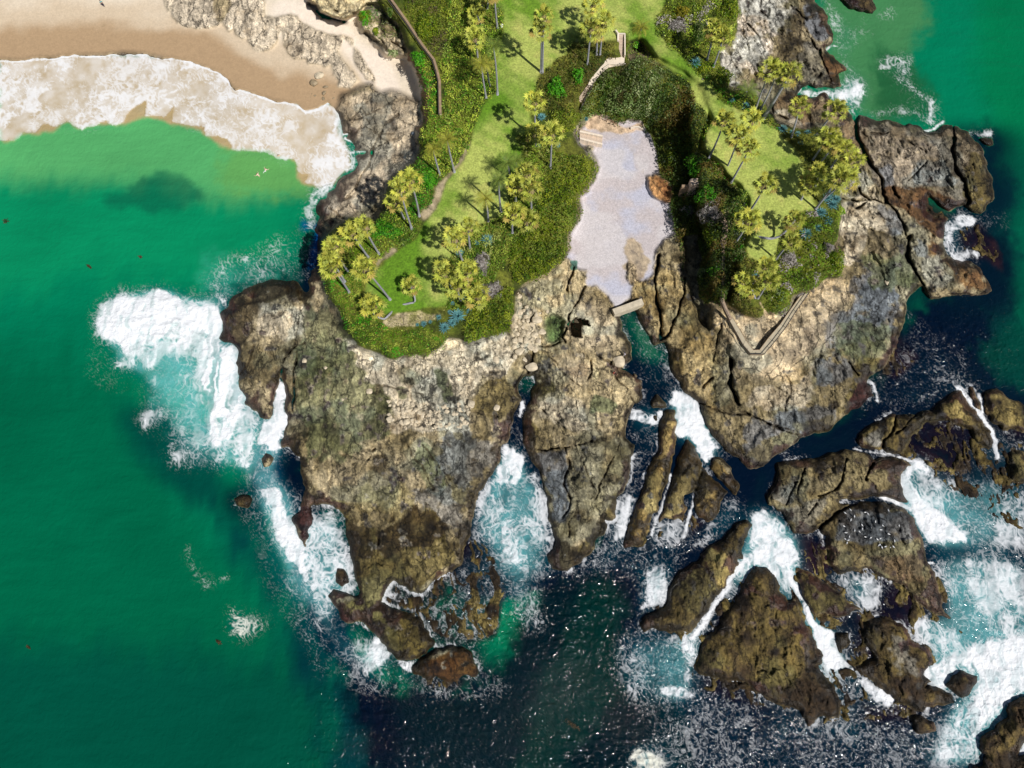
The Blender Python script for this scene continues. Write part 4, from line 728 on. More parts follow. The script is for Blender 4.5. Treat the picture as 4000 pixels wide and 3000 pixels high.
def leaf_mat(name, rgb, var=0.5, trans=0.25, rough=0.55, spec=0.25):
    m, nt, bs = nmat(name); N = nt.nodes; L = nt.links
    at = N.new('ShaderNodeAttribute'); at.attribute_name = 'tint'
    oi = N.new('ShaderNodeObjectInfo')
    mr = N.new('ShaderNodeMapRange'); mr.inputs[3].default_value = 0.85; mr.inputs[4].default_value = 1.15; L.new(oi.outputs['Random'], mr.inputs[0])
    mx = N.new('ShaderNodeMix'); mx.data_type = 'RGBA'; mx.blend_type = 'MULTIPLY'; mx.inputs[0].default_value = 1.0; mx.inputs[6].default_value = (*rgb, 1)
    L.new(at.outputs['Color'], mx.inputs[7])
    sc = N.new('ShaderNodeVectorMath'); sc.operation = 'SCALE'; L.new(mx.outputs[2], sc.inputs[0]); L.new(mr.outputs[0], sc.inputs['Scale'])
    L.new(sc.outputs[0], bs.inputs['Base Color'])
    bs.inputs['Roughness'].default_value = rough; bs.inputs['Specular IOR Level'].default_value = spec
    if trans:
        tr = N.new('ShaderNodeBsdfTranslucent'); ms = N.new('ShaderNodeMixShader'); ms.inputs[0].default_value = trans
        L.new(sc.outputs[0], tr.inputs['Color']); L.new(bs.outputs[0], ms.inputs[1]); L.new(tr.outputs[0], ms.inputs[2])
        L.new(ms.outputs[0], N['Material Output'].inputs['Surface'])
    return m
def plain_mat(name, rgb, rough=0.8, var=0.2, scale=3.0, bump=0.1):
    m, nt, bs = nmat(name); N = nt.nodes; L = nt.links
    tc = N.new('ShaderNodeTexCoord'); n_ = N.new('ShaderNodeTexNoise'); n_.inputs['Scale'].default_value = scale; n_.inputs['Detail'].default_value = 5
    L.new(tc.outputs['Object'], n_.inputs['Vector'])
    cr = N.new('ShaderNodeValToRGB'); cr.color_ramp.elements[0].position = 0.3; cr.color_ramp.elements[1].position = 0.7
    cr.color_ramp.elements[0].color = tuple(c*(1-var) for c in rgb)+(1,); cr.color_ramp.elements[1].color = tuple(min(1, c*(1+var)) for c in rgb)+(1,)
    L.new(n_.outputs['Fac'], cr.inputs[0]); L.new(cr.outputs[0], bs.inputs['Base Color']); bs.inputs['Roughness'].default_value = rough
    bp = N.new('ShaderNodeBump'); bp.inputs['Strength'].default_value = 0.5; bp.inputs['Distance'].default_value = bump
    L.new(n_.outputs['Fac'], bp.inputs['Height']); L.new(bp.outputs[0], bs.inputs['Normal'])
    return m
# ------------------------------------------------------------------ mesh helpers
def set_attr(me, name, arr):
    if arr.ndim == 2:
        a = me.attributes.new(name, 'FLOAT_COLOR', 'POINT'); c = np.ones((len(arr), 4), np.float32); c[:, :3] = arr; a.data.foreach_set('color', c.ravel())
    else:
        a = me.attributes.new(name, 'FLOAT', 'POINT'); a.data.foreach_set('value', arr.astype(np.float32).ravel())
def np_mesh(name, co, faces, nper, mat, smooth=True, tint=None, **at):
    me = bpy.data.meshes.new(name); nv = len(co); nf = len(faces)//nper
    me.vertices.add(nv); me.vertices.foreach_set('co', np.asarray(co, np.float32).ravel())
    me.loops.add(nf*nper); me.loops.foreach_set('vertex_index', np.asarray(faces, np.int32))
    me.polygons.add(nf); me.polygons.foreach_set('loop_start', np.arange(0, nf*nper, nper, dtype=np.int32)); me.polygons.foreach_set('loop_total', np.full(nf, nper, np.int32))
    me.polygons.foreach_set('use_smooth', np.full(nf, smooth)); me.update(calc_edges=True)
    if tint is not None: set_attr(me, 'tint', np.asarray(tint, np.float32))
    for k, v in at.items(): set_attr(me, k, np.asarray(v))
    me.materials.append(mat)
    return me
def link(name, me, parent=None, label=None, cat=None, group=None, kind=None):
    o = bpy.data.objects.new(name, me); C.objects.link(o)
    if parent is not None: o.parent = parent
    if label: o['label'] = label
    if cat: o['category'] = cat
    if group: o['group'] = group
    if kind: o['kind'] = kind
    return o
def thing(name, label, cat, loc, group=None, rz=0.0):
    o = link(name, None, None, label, cat, group); o.location = loc; o.rotation_euler = (0, 0, rz); o.empty_display_size = 0.3
    return o
def grid_obj(name, fm, X, Y, Z, mat, label=None, cat=None, kind=None, group=None, local=False, **at):
    jj, ii = np.nonzero(fm)
    if len(jj) == 0: return None
    idx = np.stack([jj*NX+ii, (jj+1)*NX+ii, (jj+1)*NX+ii+1, jj*NX+ii+1], 1)
    uq, inv = np.unique(idx.ravel(), return_inverse=True)
    co = np.stack([X.ravel()[uq], Y.ravel()[uq], Z.ravel()[uq]], 1)
    org = np.zeros(3)
    if local: org = np.array([co[:, 0].mean(), co[:, 1].mean(), 0.0])
    ats = {k: (v.reshape(-1, 3)[uq] if v.ndim == 3 else v.ravel()[uq]) for k, v in at.items()}
    me = np_mesh(name, co-org, inv.ravel(), 4, mat, True, ats.pop('tint'), **ats)
    o = link(name, me, None, label, cat, group, kind); o.location = org
    return o
def fc(M, mode='mean'):
    a = np.stack([M[:-1, :-1], M[1:, :-1], M[1:, 1:], M[:-1, 1:]])
    return a.mean(0) if mode == 'mean' else (a.max(0) if mode == 'max' else a.min(0))
above = fc(H-SZ, 'max'); below = fc(H-SZ, 'min')
keepL = (above > -0.9) | (fc(pit, 'max') > .02); keepS = (below < 0.6) & (fc(pl1+pl2+covm+pit*4, 'max') < 0.5)
glossy = np.clip(0.9-0.5*np.clip(wet+SHm*(H < .1), 0, 1)-0.3*(sandm > .5)*sstep(6, 2, din), 0.25, 1).astype(np.float32)
used = np.zeros_like(keepL)
cls = [('lawn', M_lawn, fc(lawn_m) > .5), ('path', M_path, fc(path_m) > .5), ('cove_beach', M_peb, (fc(covm) > .5) & (fc(rr) < .5)), ('beach', M_sand, (fc(sandm) > .5) & (fc(ledm) < .5)), ('planted_ground', M_soil, fc(veg) > .5)]
for nm, mt, m in cls:
    m = m & keepL & ~used; used |= m
    grid_obj(nm, m, XG, YG, H, mt, kind='structure', tint=COL, rough=glossy)
for k, (nm, lab, pl) in enumerate(ISLES):
    m = (fc(blur(isle_m[k], 5), 'max') > 0.12) & keepL & ~used & (above > -0.45); used |= m
    grid_obj(nm, m, XG, YG, H, M_rock, lab, 'sea rock', group='wave washed sea rocks', local=True, tint=COL, rough=glossy)
grid_obj('rocky_shore', keepL & ~used, XG, YG, H, M_rock, kind='structure', tint=COL, rough=glossy)
chopA = (0.13+0.34*np.clip(chop-.12, 0, 1)+0.12*np.clip(DEN, 0, 1))*(1-0.85*(swash > .5))
seaR = np.clip(0.05+1.6*FO, 0.05, 0.85)
grid_obj('sea', keepS, XS, YS, SZ, M_sea, kind='structure', tint=SEAF, rough=seaR, chop=chopA)
# open sea to the horizon and the land behind
def sheet(name, x0, x1, y0, y1, z, rgb, mat):
    co = [(x0, y0, z), (x1, y0, z), (x1, y1, z), (x0, y1, z)]
    n = 4; return link(name, np_mesh(name, co, [0, 1, 2, 3], 4, mat, False, [rgb]*4, rough=np.full(4, .1), chop=np.full(4, .25)), kind='structure')
sheet('open_sea', -3000, 3000, -3000, 3000, -1.6, sr(0, 80, 56), M_sea)
ytop = float(YG[1].max()); sheet('hinterland', -110, 90, ytop-4, ytop+300, 6.0, sr(120, 120, 60), M_soil)
# ------------------------------------------------------------------ site lookup
def gz(u, v):
    i = min(NX-1, max(0, int(round((u-us[0])/STEP)))); j = min(NY-1, max(0, int(round((v-vs_[0])/STEP)))); return float(H[j, i])
def at(s, z=None):
    u, v = P(s)[0]
    if z is None: z = gz(u, v)
    x, y = unproj(u, v, z); return Vector((float(x), float(y), z))
def crown_pos(base, s, h=None):
    u, v = P(s)[0]
    if h is None:
        best = None
        for hh in np.arange(2.0, 17.0, 0.1):
            x, y = unproj(u, v, base.z+hh); d = math.hypot(x-base.x, y-base.y)+hh*0.012
            if best is None or d < best[0]: best = (d, hh)
        h = best[1]
    x, y = unproj(u, v, base.z+h); return Vector((float(x), float(y), base.z+h))
# ------------------------------------------------------------------ planting
R = random.Random(11); RN = np.random.RandomState(5)
class LB:
    """collects coloured quads"""
    def __init__(s): s.v = []; s.f = []; s.c = []
    def quad(s, a, b, c, d, col):
        n = len(s.v); s.v += [tuple(a), tuple(b), tuple(c), tuple(d)]; s.f += [n, n+1, n+2, n+3]; s.c += [col]*4
    def mesh(s, name, mat): return np_mesh(name, s.v, s.f, 4, mat, False, s.c)
M_palm = leaf_mat('fan palm fronds', (0.47, 0.49, 0.085), trans=0.07)
M_feather = leaf_mat('feather palm fronds', (0.17, 0.23, 0.05), trans=0.07)
M_dead = leaf_mat('dead palm skirt', (0.28, 0.21, 0.11), trans=0)
M_agave = leaf_mat('blue agave leaves', (0.13, 0.31, 0.30), trans=0.08, rough=0.45)
M_green = leaf_mat('bush leaves', (1, 1, 1), trans=0.2)
M_trunk = plain_mat('grey palm bark', (0.30, 0.30, 0.32), 0.9, 0.3, 4, 0.05)
M_wood = plain_mat('bush wood', (0.16, 0.12, 0.08), 0.9, 0.3, 5, 0.03)
def fan_crown(seed, n=20, rad=1.3):
    r = random.Random(seed); L = LB()
    for k in range(n):
        ring = 0 if k < 8 else (1 if k < 15 else 2); az = (k*6.2832/8 if ring == 0 else (k*6.2832/7+.4 if ring == 1 else k*1.6))+r.uniform(-.22, .22); el = math.radians([-20, 22, 62][ring]+r.uniform(-13, 13))
        pet = [1.35, 1.15, 0.75][ring]*rad*r.uniform(.85, 1.15); br = [0.70, .70, .60][ring]*rad*r.uniform(.85, 1.12)
        d = Vector((math.cos(az)*math.cos(el), math.sin(az)*math.cos(el), math.sin(el))); side = Vector((-math.sin(az), math.cos(az), 0)); up = side.cross(d)*-1
        if up.z < 0: up = -up
        o = Vector((0, 0, 0)); e = d*pet; t = r.uniform(.75, 1.2); t *= [0.8, 1.1, .95][ring]; col = (t*r.uniform(.9, 1.1), t, t*r.uniform(.7, 1.1))  # low fronds darker, middle ones lighter: top light painted into the tint
        if ring == 0 and r.random() < .25: col = (t*1.15, t*.85, t*1.2)
        L.quad(o-side*.03, o+side*.03, e+side*.03, e-side*.03, (.8, .8, .6))
        ns = 12; span = math.radians(125)
        for s in range(ns):
            a0 = -span+2*span*s/ns; a1 = -span+2*span*(s+1)/ns; am = (a0+a1)/2
            def pt(a, rr, fold=0.0): return e+d*(math.cos(a)*rr)+side*(math.sin(a)*rr)+up*(fold-0.22*rr*rr/br-0.10*abs(math.sin(a))*rr)
            q = 1.08 if s % 2 else 0.84
            L.quad(e, pt(a0, br*.5, .05), pt(am, br*q), pt(a1, br*.5, -.05), tuple(c*(1.1 if s % 2 else .72) for c in col))  # short segments tinted darker, painted shade for gaps between lit ones
    return L
def skirt(seed):
    r = random.Random(seed); L = LB()
    for k in range(16):
        az = k*2.4; w = Vector((-math.sin(az), math.cos(az), 0))*.16; d = Vector((math.cos(az), math.sin(az), 0))
        a = d*.16+Vector((0, 0, -.05)); b = d*(.55+.2*r.random())+Vector((0, 0, -.75-.3*r.random())); t = r.uniform(.6, 1.2)
        L.quad(a-w*.4, a+w*.4, b+w, b-w, (t, t, t))
    return L
def feather_crown(seed, n=24, length=2.5):
    r = random.Random(seed); L = LB()
    for k in range(n):
        az = k*2.39996+r.uniform(-.2, .2); el = math.radians([8, 35, 62][k % 3]+r.uniform(-8, 8)); d = Vector((math.cos(az), math.sin(az), 0)); side = Vector((-math.sin(az), math.cos(az), 0))
        t0 = r.uniform(.75, 1.2); prev = Vector((0, 0, 0)); ln = length*r.uniform(.85, 1.1); N_ = 9
        for s in range(N_):
            e = el-1.35*((s+1)/N_)**1.3; step = ln/N_; cur = prev+(d*math.cos(e)+Vector((0, 0, math.sin(e))))*step
            L.quad(prev-side*.025, prev+side*.025, cur+side*.02, cur-side*.02, (t0, t0, t0*.6))
            for h in (0.25, 0.75):
                m = prev.lerp(cur, h); w = (0.50*math.sin(PI*min(1, (s+h+.6)/N_*0.97))+.06)*(length/2.5)
                for sg in (-1, 1):
                    tip = m+side*sg*w+(cur-prev).normalized()*w*.55+Vector((0, 0, -.22*w)); dd = (cur-prev)*0.30
                    L.quad(m, m+dd*.6, tip+dd*.1, tip, (t0*r.uniform(.8, 1.15), t0*r.uniform(.85, 1.15), t0*.8))
            prev = cur
    return L
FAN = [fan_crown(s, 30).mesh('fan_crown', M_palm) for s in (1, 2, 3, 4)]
SK = [skirt(s).mesh('dead_skirt', M_dead) for s in (1, 2)]
FEA = [feather_crown(s).mesh('feather_crown', M_feather) for s in (1, 2)]
FEAY = [feather_crown(s, 26, 2.3).mesh('feather_crown', leaf_mat('yellowish feather fronds', (0.34, 0.33, 0.06))) for s in (5,)]
def tube(pts, radii, nseg=8):
    V_ = []; F_ = []; n = len(pts)
    for k, p in enumerate(pts):
        t = (pts[min(n-1, k+1)]-pts[max(0, k-1)]).normalized(); a = t.orthogonal().normalized() if abs(t.z) < .9 else Vector((1, 0, 0)).cross(t).normalized(); b = t.cross(a)
        for s in range(nseg):
            th = 2*PI*s/nseg; V_.append(p+(a*math.cos(th)+b*math.sin(th))*radii[k])
    for k in range(n-1):
        for s in range(nseg):
            F_ += [k*nseg+s, k*nseg+(s+1) % nseg, (k+1)*nseg+(s+1) % nseg, (k+1)*nseg+s]
    for s in range(1, nseg-1, 2):      # end caps as quads
        for base in (0, (n-1)*nseg):
            F_ += [base, base+s, base+s+1, base+(s+2) % nseg]
    return V_, F_
PALMN = 0
def palm(base_s, crown_s, label, kind='F', h=None, mid=None, group=None, r0=.21, scale=1.0):
    global PALMN; PALMN += 1; r = random.Random(PALMN)
    b = at(base_s); c = crown_pos(b, crown_s, h)
    t = thing('fan_palm' if kind == 'F' else 'feather_palm', label, 'palm tree', b, group)
    top = c-b
    if mid:
        mp = []
        for s, hh in mid:
            u, v = P(s)[0]; x, y = unproj(u, v, b.z+hh); mp.append(Vector((float(x), float(y), b.z+hh))-b)
        ctrl = [Vector((0, 0, -0.3))]+mp+[top]
        pts = []
        for k in range(len(ctrl)-1):
            p0 = ctrl[max(0, k-1)]; p1 = ctrl[k]; p2 = ctrl[k+1]; p3 = ctrl[min(len(ctrl)-1, k+2)]
            for s in range(6):
                q = s/6; pts.append(0.5*((2*p1)+(p2-p0)*q+(2*p0-5*p1+4*p2-p3)*q*q+(3*p1-p0-3*p2+p3)*q**3))
        pts.append(top)
    else:
        bow = Vector((r.uniform(-1, 1), r.uniform(-1, 1), 0))*0.018*top.length
        pts = [Vector((0, 0, -.3)).lerp(top, k/8)+bow*math.sin(PI*k/8) for k in range(9)]
    n = len(pts); rad = [r0*(1.45 if k == 0 else 1.0)*(1-.38*k/(n-1)) for k in range(n)]
    v_, f_ = tube(pts, rad); link('trunk', np_mesh('trunk', v_, f_, 4, M_trunk, True), t)
    me = FAN[PALMN % 4] if kind == 'F' else (FEA[PALMN % 2] if kind == 'Q' else FEAY[0])
    cr = link('crown', me, t); cr.location = top; s = scale*r.uniform(.80, 1.02); cr.scale = (s, s, s); cr.rotation_euler = (r.uniform(-.12, .12), r.uniform(-.12, .12), r.uniform(0, 6.28))
    if kind == 'F' and top.length > 4:
        k = link('dead_fronds', SK[PALMN % 2], t); k.location = top+Vector((0, 0, -.1)); k.rotation_euler = (0, 0, r.uniform(0, 6))
    return t
WL = 'palms on the left lawn'; 
PALMS = [
 ("a 1905,95", "a 1865,-70", "thick pale palm trunk at the top edge, left of its twin beside the lawn", 'F', None),
 ("a 1945,95", "a 1950,-80", "thick pale palm trunk at the top edge, right of its twin beside the lawn", 'F', None),
 ("a 2055,300", "a 2022,-90", "palm whose bare trunk ends beside the white ground lamp", 'F', None),
 ("a 1880,265", "a 1830,150", "short stubby yellow green fan palm in the shrubs near the top edge", 'F', None),
 ("a 1845,650", "a 1815,390", "fan palm in the yellow shrubs below the short stubby palm", 'F', None),
 ("a 2055,1020", "a 2012,500", "tall dark feather palm at the left lawn edge with a long bare trunk", 'Q', None),
 ("a 1935,1060", "a 1880,690", "feather palm at the shrub edge, its trunk foot nearest the curved bed border", 'Y', None),
 ("a 1970,925", "a 1938,690", "shorter feather palm standing between two taller palms at the lawn edge", 'Y', None),
 ("b 328,785", "b 345,150", "taller of the two palms with parallel trunks alone on the upper lawn", 'F', None),
 ("b 312,780", "b 318,310", "shorter of the two palms with parallel trunks alone on the upper lawn", 'F', None),
 ("b 815,690", "b 855,290", "palm left of the stairs with its foot deepest in the shrubs", 'F', None),
 ("b 915,590", "b 925,330", "middle palm of the three left of the garden stairs", 'F', None),
 ("b 950,600", "b 1000,210", "palm nearest the top of the garden stairs on their left", 'F', None),
 ("b 850,330", "b 885,30", "palm at the top edge above the trio by the garden stairs", 'F', None),
 ("b 1370,450", "b 1395,300", "thin sparse palm just right of the garden stairs", 'Y', None),
 ("b 255,1500", "b 248,1090", "fan palm at the lawn edge above a blue agave, left of the hedge", 'F', None),
 ("e 415,430", "b 432,1430", "fan palm with a bare grey trunk against the olive hedge", 'F', None),
 ("b 262,1570", "b 250,1420", "low dark fan palm tucked under the palm at the lawn edge", 'F', None),
 ("c 170,650", "c 260,290", "left palm of the pair over the sandy saddle at the upper right", 'F', None),
 ("c 240,720", "c 350,390", "right palm of the pair over the sandy saddle at the upper right", 'F', None),
 ("c 680,1235", "c 870,740", "left slim palm of the leaning trio beside the eastern rocks", 'F', None),
 ("c 748,1180", "c 930,770", "middle slim palm of the leaning trio beside the eastern rocks", 'F', None),
 ("c 780,1275", "c 1070,790", "thick trunked palm of the leaning trio beside the eastern rocks", 'F', None),
 ("c 1085,1480", "c 1180,1140", "palm with a hooked foot among blue agaves at the edge of the right lawn", 'F', None),
 ("c 1360,1450", "c 1565,1190", "palm leaning over the brown rocks, outermost at the north east corner", 'F', None),
 ("f 200,310", "c 365,1290", "palm at the upper left corner of the right lawn beside the dark ravine", 'F', None),
 ("f 430,590", "f 635,220", "palm with a gently bowed trunk at the left edge of the right lawn", 'F', None),
 ("c 560,1480", "c 665,1290", "palm on the narrow neck of the right lawn", 'F', None),
 ("f 1310,350", "f 1480,90", "northernmost palm of the eastern row on the right lawn", 'F', None),
 ("f 1380,400", "f 1560,150", "second palm from the north in the eastern row", 'F', None),
 ("f 1500,440", "f 1655,220", "third palm from the north in the eastern row", 'F', None),
 ("f 1570,520", "f 1760,340", "bright palm of the eastern row that hangs farthest over the rocks", 'F', None),
 ("f 1345,875", "f 1610,520", "left palm of the two with parallel trunks above the big agaves", 'F', None),
 ("f 1390,800", "f 1690,545", "right palm of the two with parallel trunks above the big agaves", 'F', None),
 ("f 1345,620", "f 1385,470", "short palm in the shrubs at the east edge of the right lawn", 'F', None),
 ("f 1190,772", "f 1290,585", "small palm with its foot on the grass at the east side of the right lawn", 'F', None),
 ("f 630,900", "f 810,600", "slim leaning palm alone in the middle of the right lawn", 'F', None),
 ("f 480,1235", "f 640,990", "palm leaning over the west corner of the right lawn beside the trail", 'F', None),
 ("f 915,1415", "f 1085,1215", "palm at the south east corner of the right lawn by a grey dry bush", 'F', None),
 ("i 670,290", "i 820,100", "palm over the dark bush south of the right lawn", 'F', None),
 ("i 722,455", "i 850,260", "palm leaning right from the dry mound above the lookout", 'F', None),
 ("i 700,460", "i 645,330", "small palm leaning left from the dry mound above the lookout", 'F', None),
 ("i 525,410", "i 565,265", "low palm nearest the trail above the lookout", 'F', None),
 ("d 1590,475", "d 1510,130", "feather palm with a blue grey trunk at the upper end of the sandy strip", 'Y', None),
 ("d 1435,505", "d 1360,230", "feather palm overhanging the shelf rocks beside the sandy strip", 'Y', None),
 ("d 1210,950", "d 1110,550", "fan palm rooted at the lower end of the sandy strip", 'F', None),
 ("d 1130,1088", "d 995,640", "tallest fan palm of the trio on the cliff beside the sandy strip", 'F', None),
 ("d 1045,975", "d 960,790", "shortest fan palm of the trio on the cliff beside the sandy strip", 'F', None),
 ("d 778,1358", "d 615,1050", "upper right fan palm of the western cliff corner beside the bright bush", 'F', None),
 ("d 662,1395", "d 480,1130", "fan palm of the western cliff corner with a thick white trunk", 'F', None),
 ("d 438,1545", "d 275,1270", "fan palm of the western cliff corner over the blue surge", 'F', None),
 ("g 455,668", "g 265,390", "left palm of the twin trunks at the far west corner of the lawn", 'F', None),
 ("g 407,555", "g 235,300", "right hidden palm of the twin trunks at the far west corner", 'F', None),
 ("g 895,745", "g 615,400", "fan palm with a long leaning trunk across the lower left lawn", 'F', None),
 ("d 2095,900", "d 2072,560", "dark feather palm at the right edge of the left lawn", 'Q', None),
 ("d 1955,1005", "d 1920,770", "short feather palm with a pale trunk on the left lawn", 'Y', None),
 ("d 1760,1300", "d 1745,1050", "fan palm behind the agaves, upper one of the lower cluster", 'F', None),
 ("d 1680,1440", "d 1585,1180", "fan palm over the grass left of the blue grey agave", 'F', None),
 ("g 1560,620", "g 1480,440", "left palm of the dense cluster on the lower left lawn", 'F', None),
 ("g 1748,700", "g 1730,430", "right palm of the dense cluster, with a visible pale trunk", 'F', None),
 ("g 1650,760", "g 1615,600", "lowest palm of the dense cluster above the blue agaves", 'F', None),
 ("g 1860,800", "g 1830,700", "low fan palm beside the dry grey brush and the hedge", 'F', None),
 ("e 210,885", "e 205,650", "fan palm with a straight grey trunk left of the cove hedge", 'F', None),
 ("e 40,790", "e 35,610", "fan palm half hidden left of the straight trunked one", 'F', None),
 ("e 165,1110", "e 165,985", "fan palm lowest along the cove hedge, right one", 'F', None),
 ("e 5,1130", "e 15,910", "fan palm lowest along the cove hedge, left one", 'F', None),
 ("e 125,640", "e 165,480", "fan palm nearest the bend of the cove hedge", 'F', None),
 ("d 2200,560", "d 2160,380", "dark feather palm casting a star shadow on the left lawn", 'Q', None),
 ("e 60,520", "e 40,360", "bushy dark feather palm between the lawn and the hedge", 'Q', None),
]
for b_, c_, lab, kd, hh in PALMS: palm(b_, c_, lab, kd, hh, r0=.34 if 'thick trunked' in lab else .2)
palm("f 360,455", "f 525,80", "palm with a curved foot on the left side of the right lawn", 'F', None, mid=[("f 400,400", .8)])
palm("f 725,1168", "f 1125,985", "palm with a white trunk lying on the grass then bending upward, right lawn", 'F', 4.2, mid=[("f 800,1188", .25), ("f 880,1192", .45), ("f 990,1145", 1.6)], r0=.26)
palm("f 600,1165", "f 560,990", "short palm with a pale horizontal stump by the trail, right lawn", 'F', 2.6, mid=[("f 540,1200", .4)])
palm("g 1008,800", "g 1115,585", "small crooked palm whose trunk creeps along the lawn before rising, near the middle", 'F', 3.2, mid=[("g 1100,788", .25), ("g 1165,755", .7)])
palm("g 928,858", "g 700,810", "crooked palm with a V shaped trunk at the lower edge of the left lawn", 'F', 2.6, mid=[("g 870,925", .25), ("g 820,955", .3), ("g 725,905", .9)])
def low_palm(s, label, sc=1.0, mat=0):
    b = at(s); t = thing('low_palm', label, 'palm', b); c = link('crown', FEA[mat], t); c.scale = (sc, sc, sc); c.location = (0, 0, .5)
    v_, f_ = tube([Vector((0, 0, -.2)), Vector((0, 0, .3)), Vector((0, 0, .6))], [.3, .28, .2]); link('trunk', np_mesh('trunk', v_, f_, 4, M_trunk, True), t)
low_palm("c 590,1010", "broad stemless date palm spreading beside the two blue agaves, upper right", 1.15)
low_palm("b 700,440", "broad dark stemless date palm left of the garden stairs", 1.1, 1)
low_palm("a 2060,120", "small dark rosette palm beside the lawn near the top edge", .6)
# agaves
def agave_mesh(seed):
    r = random.Random(seed); L = LB()
    for k in range(46):
        az = k*2.39996; q = k/46; el = math.radians(78-72*q+r.uniform(-5, 5)); ln = (.62+.42*q)*r.uniform(.9, 1.08); d = Vector((math.cos(az)*math.cos(el), math.sin(az)*math.cos(el), math.sin(el))); s = Vector((-math.sin(az), math.cos(az), 0)); up = d.cross(s)
        if up.z < 0: up = -up
        t = r.uniform(.7, 1.25); w = .085; mid = d*ln*.5-up*.02; tip = d*ln+up*(-.02 if q < .6 else -.08); z = Vector((0, 0, .05))
        L.quad(z-s*.05, z, mid-up*.035, mid-s*w, (t*.85, t*.9, t)); L.quad(z, z+s*.05, mid+s*w, mid-up*.035, (t, t, t))
        L.quad(mid-s*w, mid-up*.035, tip, tip-s*.006, (t*.85, t*.9, t)); L.quad(mid-up*.035, mid+s*w, tip+s*.006, tip, (t, t, t))
    return L.mesh('rosette', M_agave)
AG = [agave_mesh(s) for s in (1, 2, 3)]
AGAVES = [("b 1980,685", 90, "large blue agave beside the grass strip at the upper right"), ("c 440,1085", 45, "small blue agave between the date palm and the grass strip"), ("c 590,1150", 65, "blue agave just below the broad date palm"), ("c 985,1400", 70, "blue agave left of the hook footed palm"), ("c 1080,1430", 35, "small blue agave at the foot of the hook footed palm"), ("c 1150,1450", 42, "small agave right of the hook footed palm"), ("c 1260,1435", 46, "agave in the hedge at the north edge of the right lawn"), ("c 1180,1545", 36, "agave set into the green mat north east of the right lawn"), ("c 1340,1480", 32, "tiny agave near the foot of the outermost north east palm"),
 ("b 320,1270", 62, "blue agave beside a palm trunk between lawn and hedge"), ("b 800,1290", 38, "small blue agave at the top left corner of the cove"), ("b 285,1580", 34, "small agave at the palm foot by the cove hedge"), ("e 500,195", 30, "small agave in the hedge above the cove's west side"), ("g 1940,110", 88, "big teal agave above the grey dry brush, left garden"), ("g 1645,255", 62, "teal agave below the palm cluster on the left lawn"), ("g 1830,140", 40, "small agave touching the big teal one"), ("g 1260,1012", 44, "lone small agave on the lower border of the left lawn"), ("g 1420,942", 42, "small agave in the border above the bright pair"), ("g 1625,925", 98, "largest bright blue agave at the southern tip of the left garden"), ("g 1480,1055", 72, "bright blue agave at the cliff edge, lowest of the group"), ("g 1565,1000", 62, "bright blue agave between the largest and the lowest one"), ("g 1750,880", 42, "small agave right of the largest bright blue one"), ("g 1575,790", 32, "tiny agave under the palm cluster, left one"), ("g 1705,735", 44, "agave under the palm cluster, right one in shade"), ("g 1540,885", 32, "tiny agave just above the largest bright blue one"), ("g 1190,1022", 26, "tiniest agave at the left end of the lower border"), ("g 1330,990", 28, "tiny agave in the middle of the lower border"),
 ("f 1400,920", 80, "teal agave at the east tip of the right lawn"), ("f 1475,1010", 62, "blue agave below the teal one at the east tip"), ("f 1370,1082", 56, "blue agave closest to the right lawn's lower east side"), ("f 1235,1150", 85, "big blue agave south east of the lying palm trunk"), ("f 1525,835", 74, "teal agave of the upper eastern cluster, lower one"), ("f 1465,765", 66, "teal agave of the upper eastern cluster, left one"), ("f 1560,775", 66, "teal agave of the upper eastern cluster, right one"), ("f 1500,718", 48, "teal agave of the upper eastern cluster, topmost"), ("f 1320,560", 32, "small agave under the short eastern palm"), ("f 1410,572", 28, "smallest agave under the short eastern palm"), ("i 690,225", 52, "shaded agave under the southern palms of the right garden"), ("b 500,1560", 30, "shaded agave in the hedge by the straight trunked palm")]
for k, (s, r_, lab) in enumerate(AGAVES):
    b = at(s); t = link('agave', AG[k % 3], None, lab, 'agave', 'blue agaves in the gardens'); t.location = b+Vector((0, 0, .05)); q = r_/5/12.0; t.scale = (q, q, q*.9); t.rotation_euler = (0, 0, k*1.3)
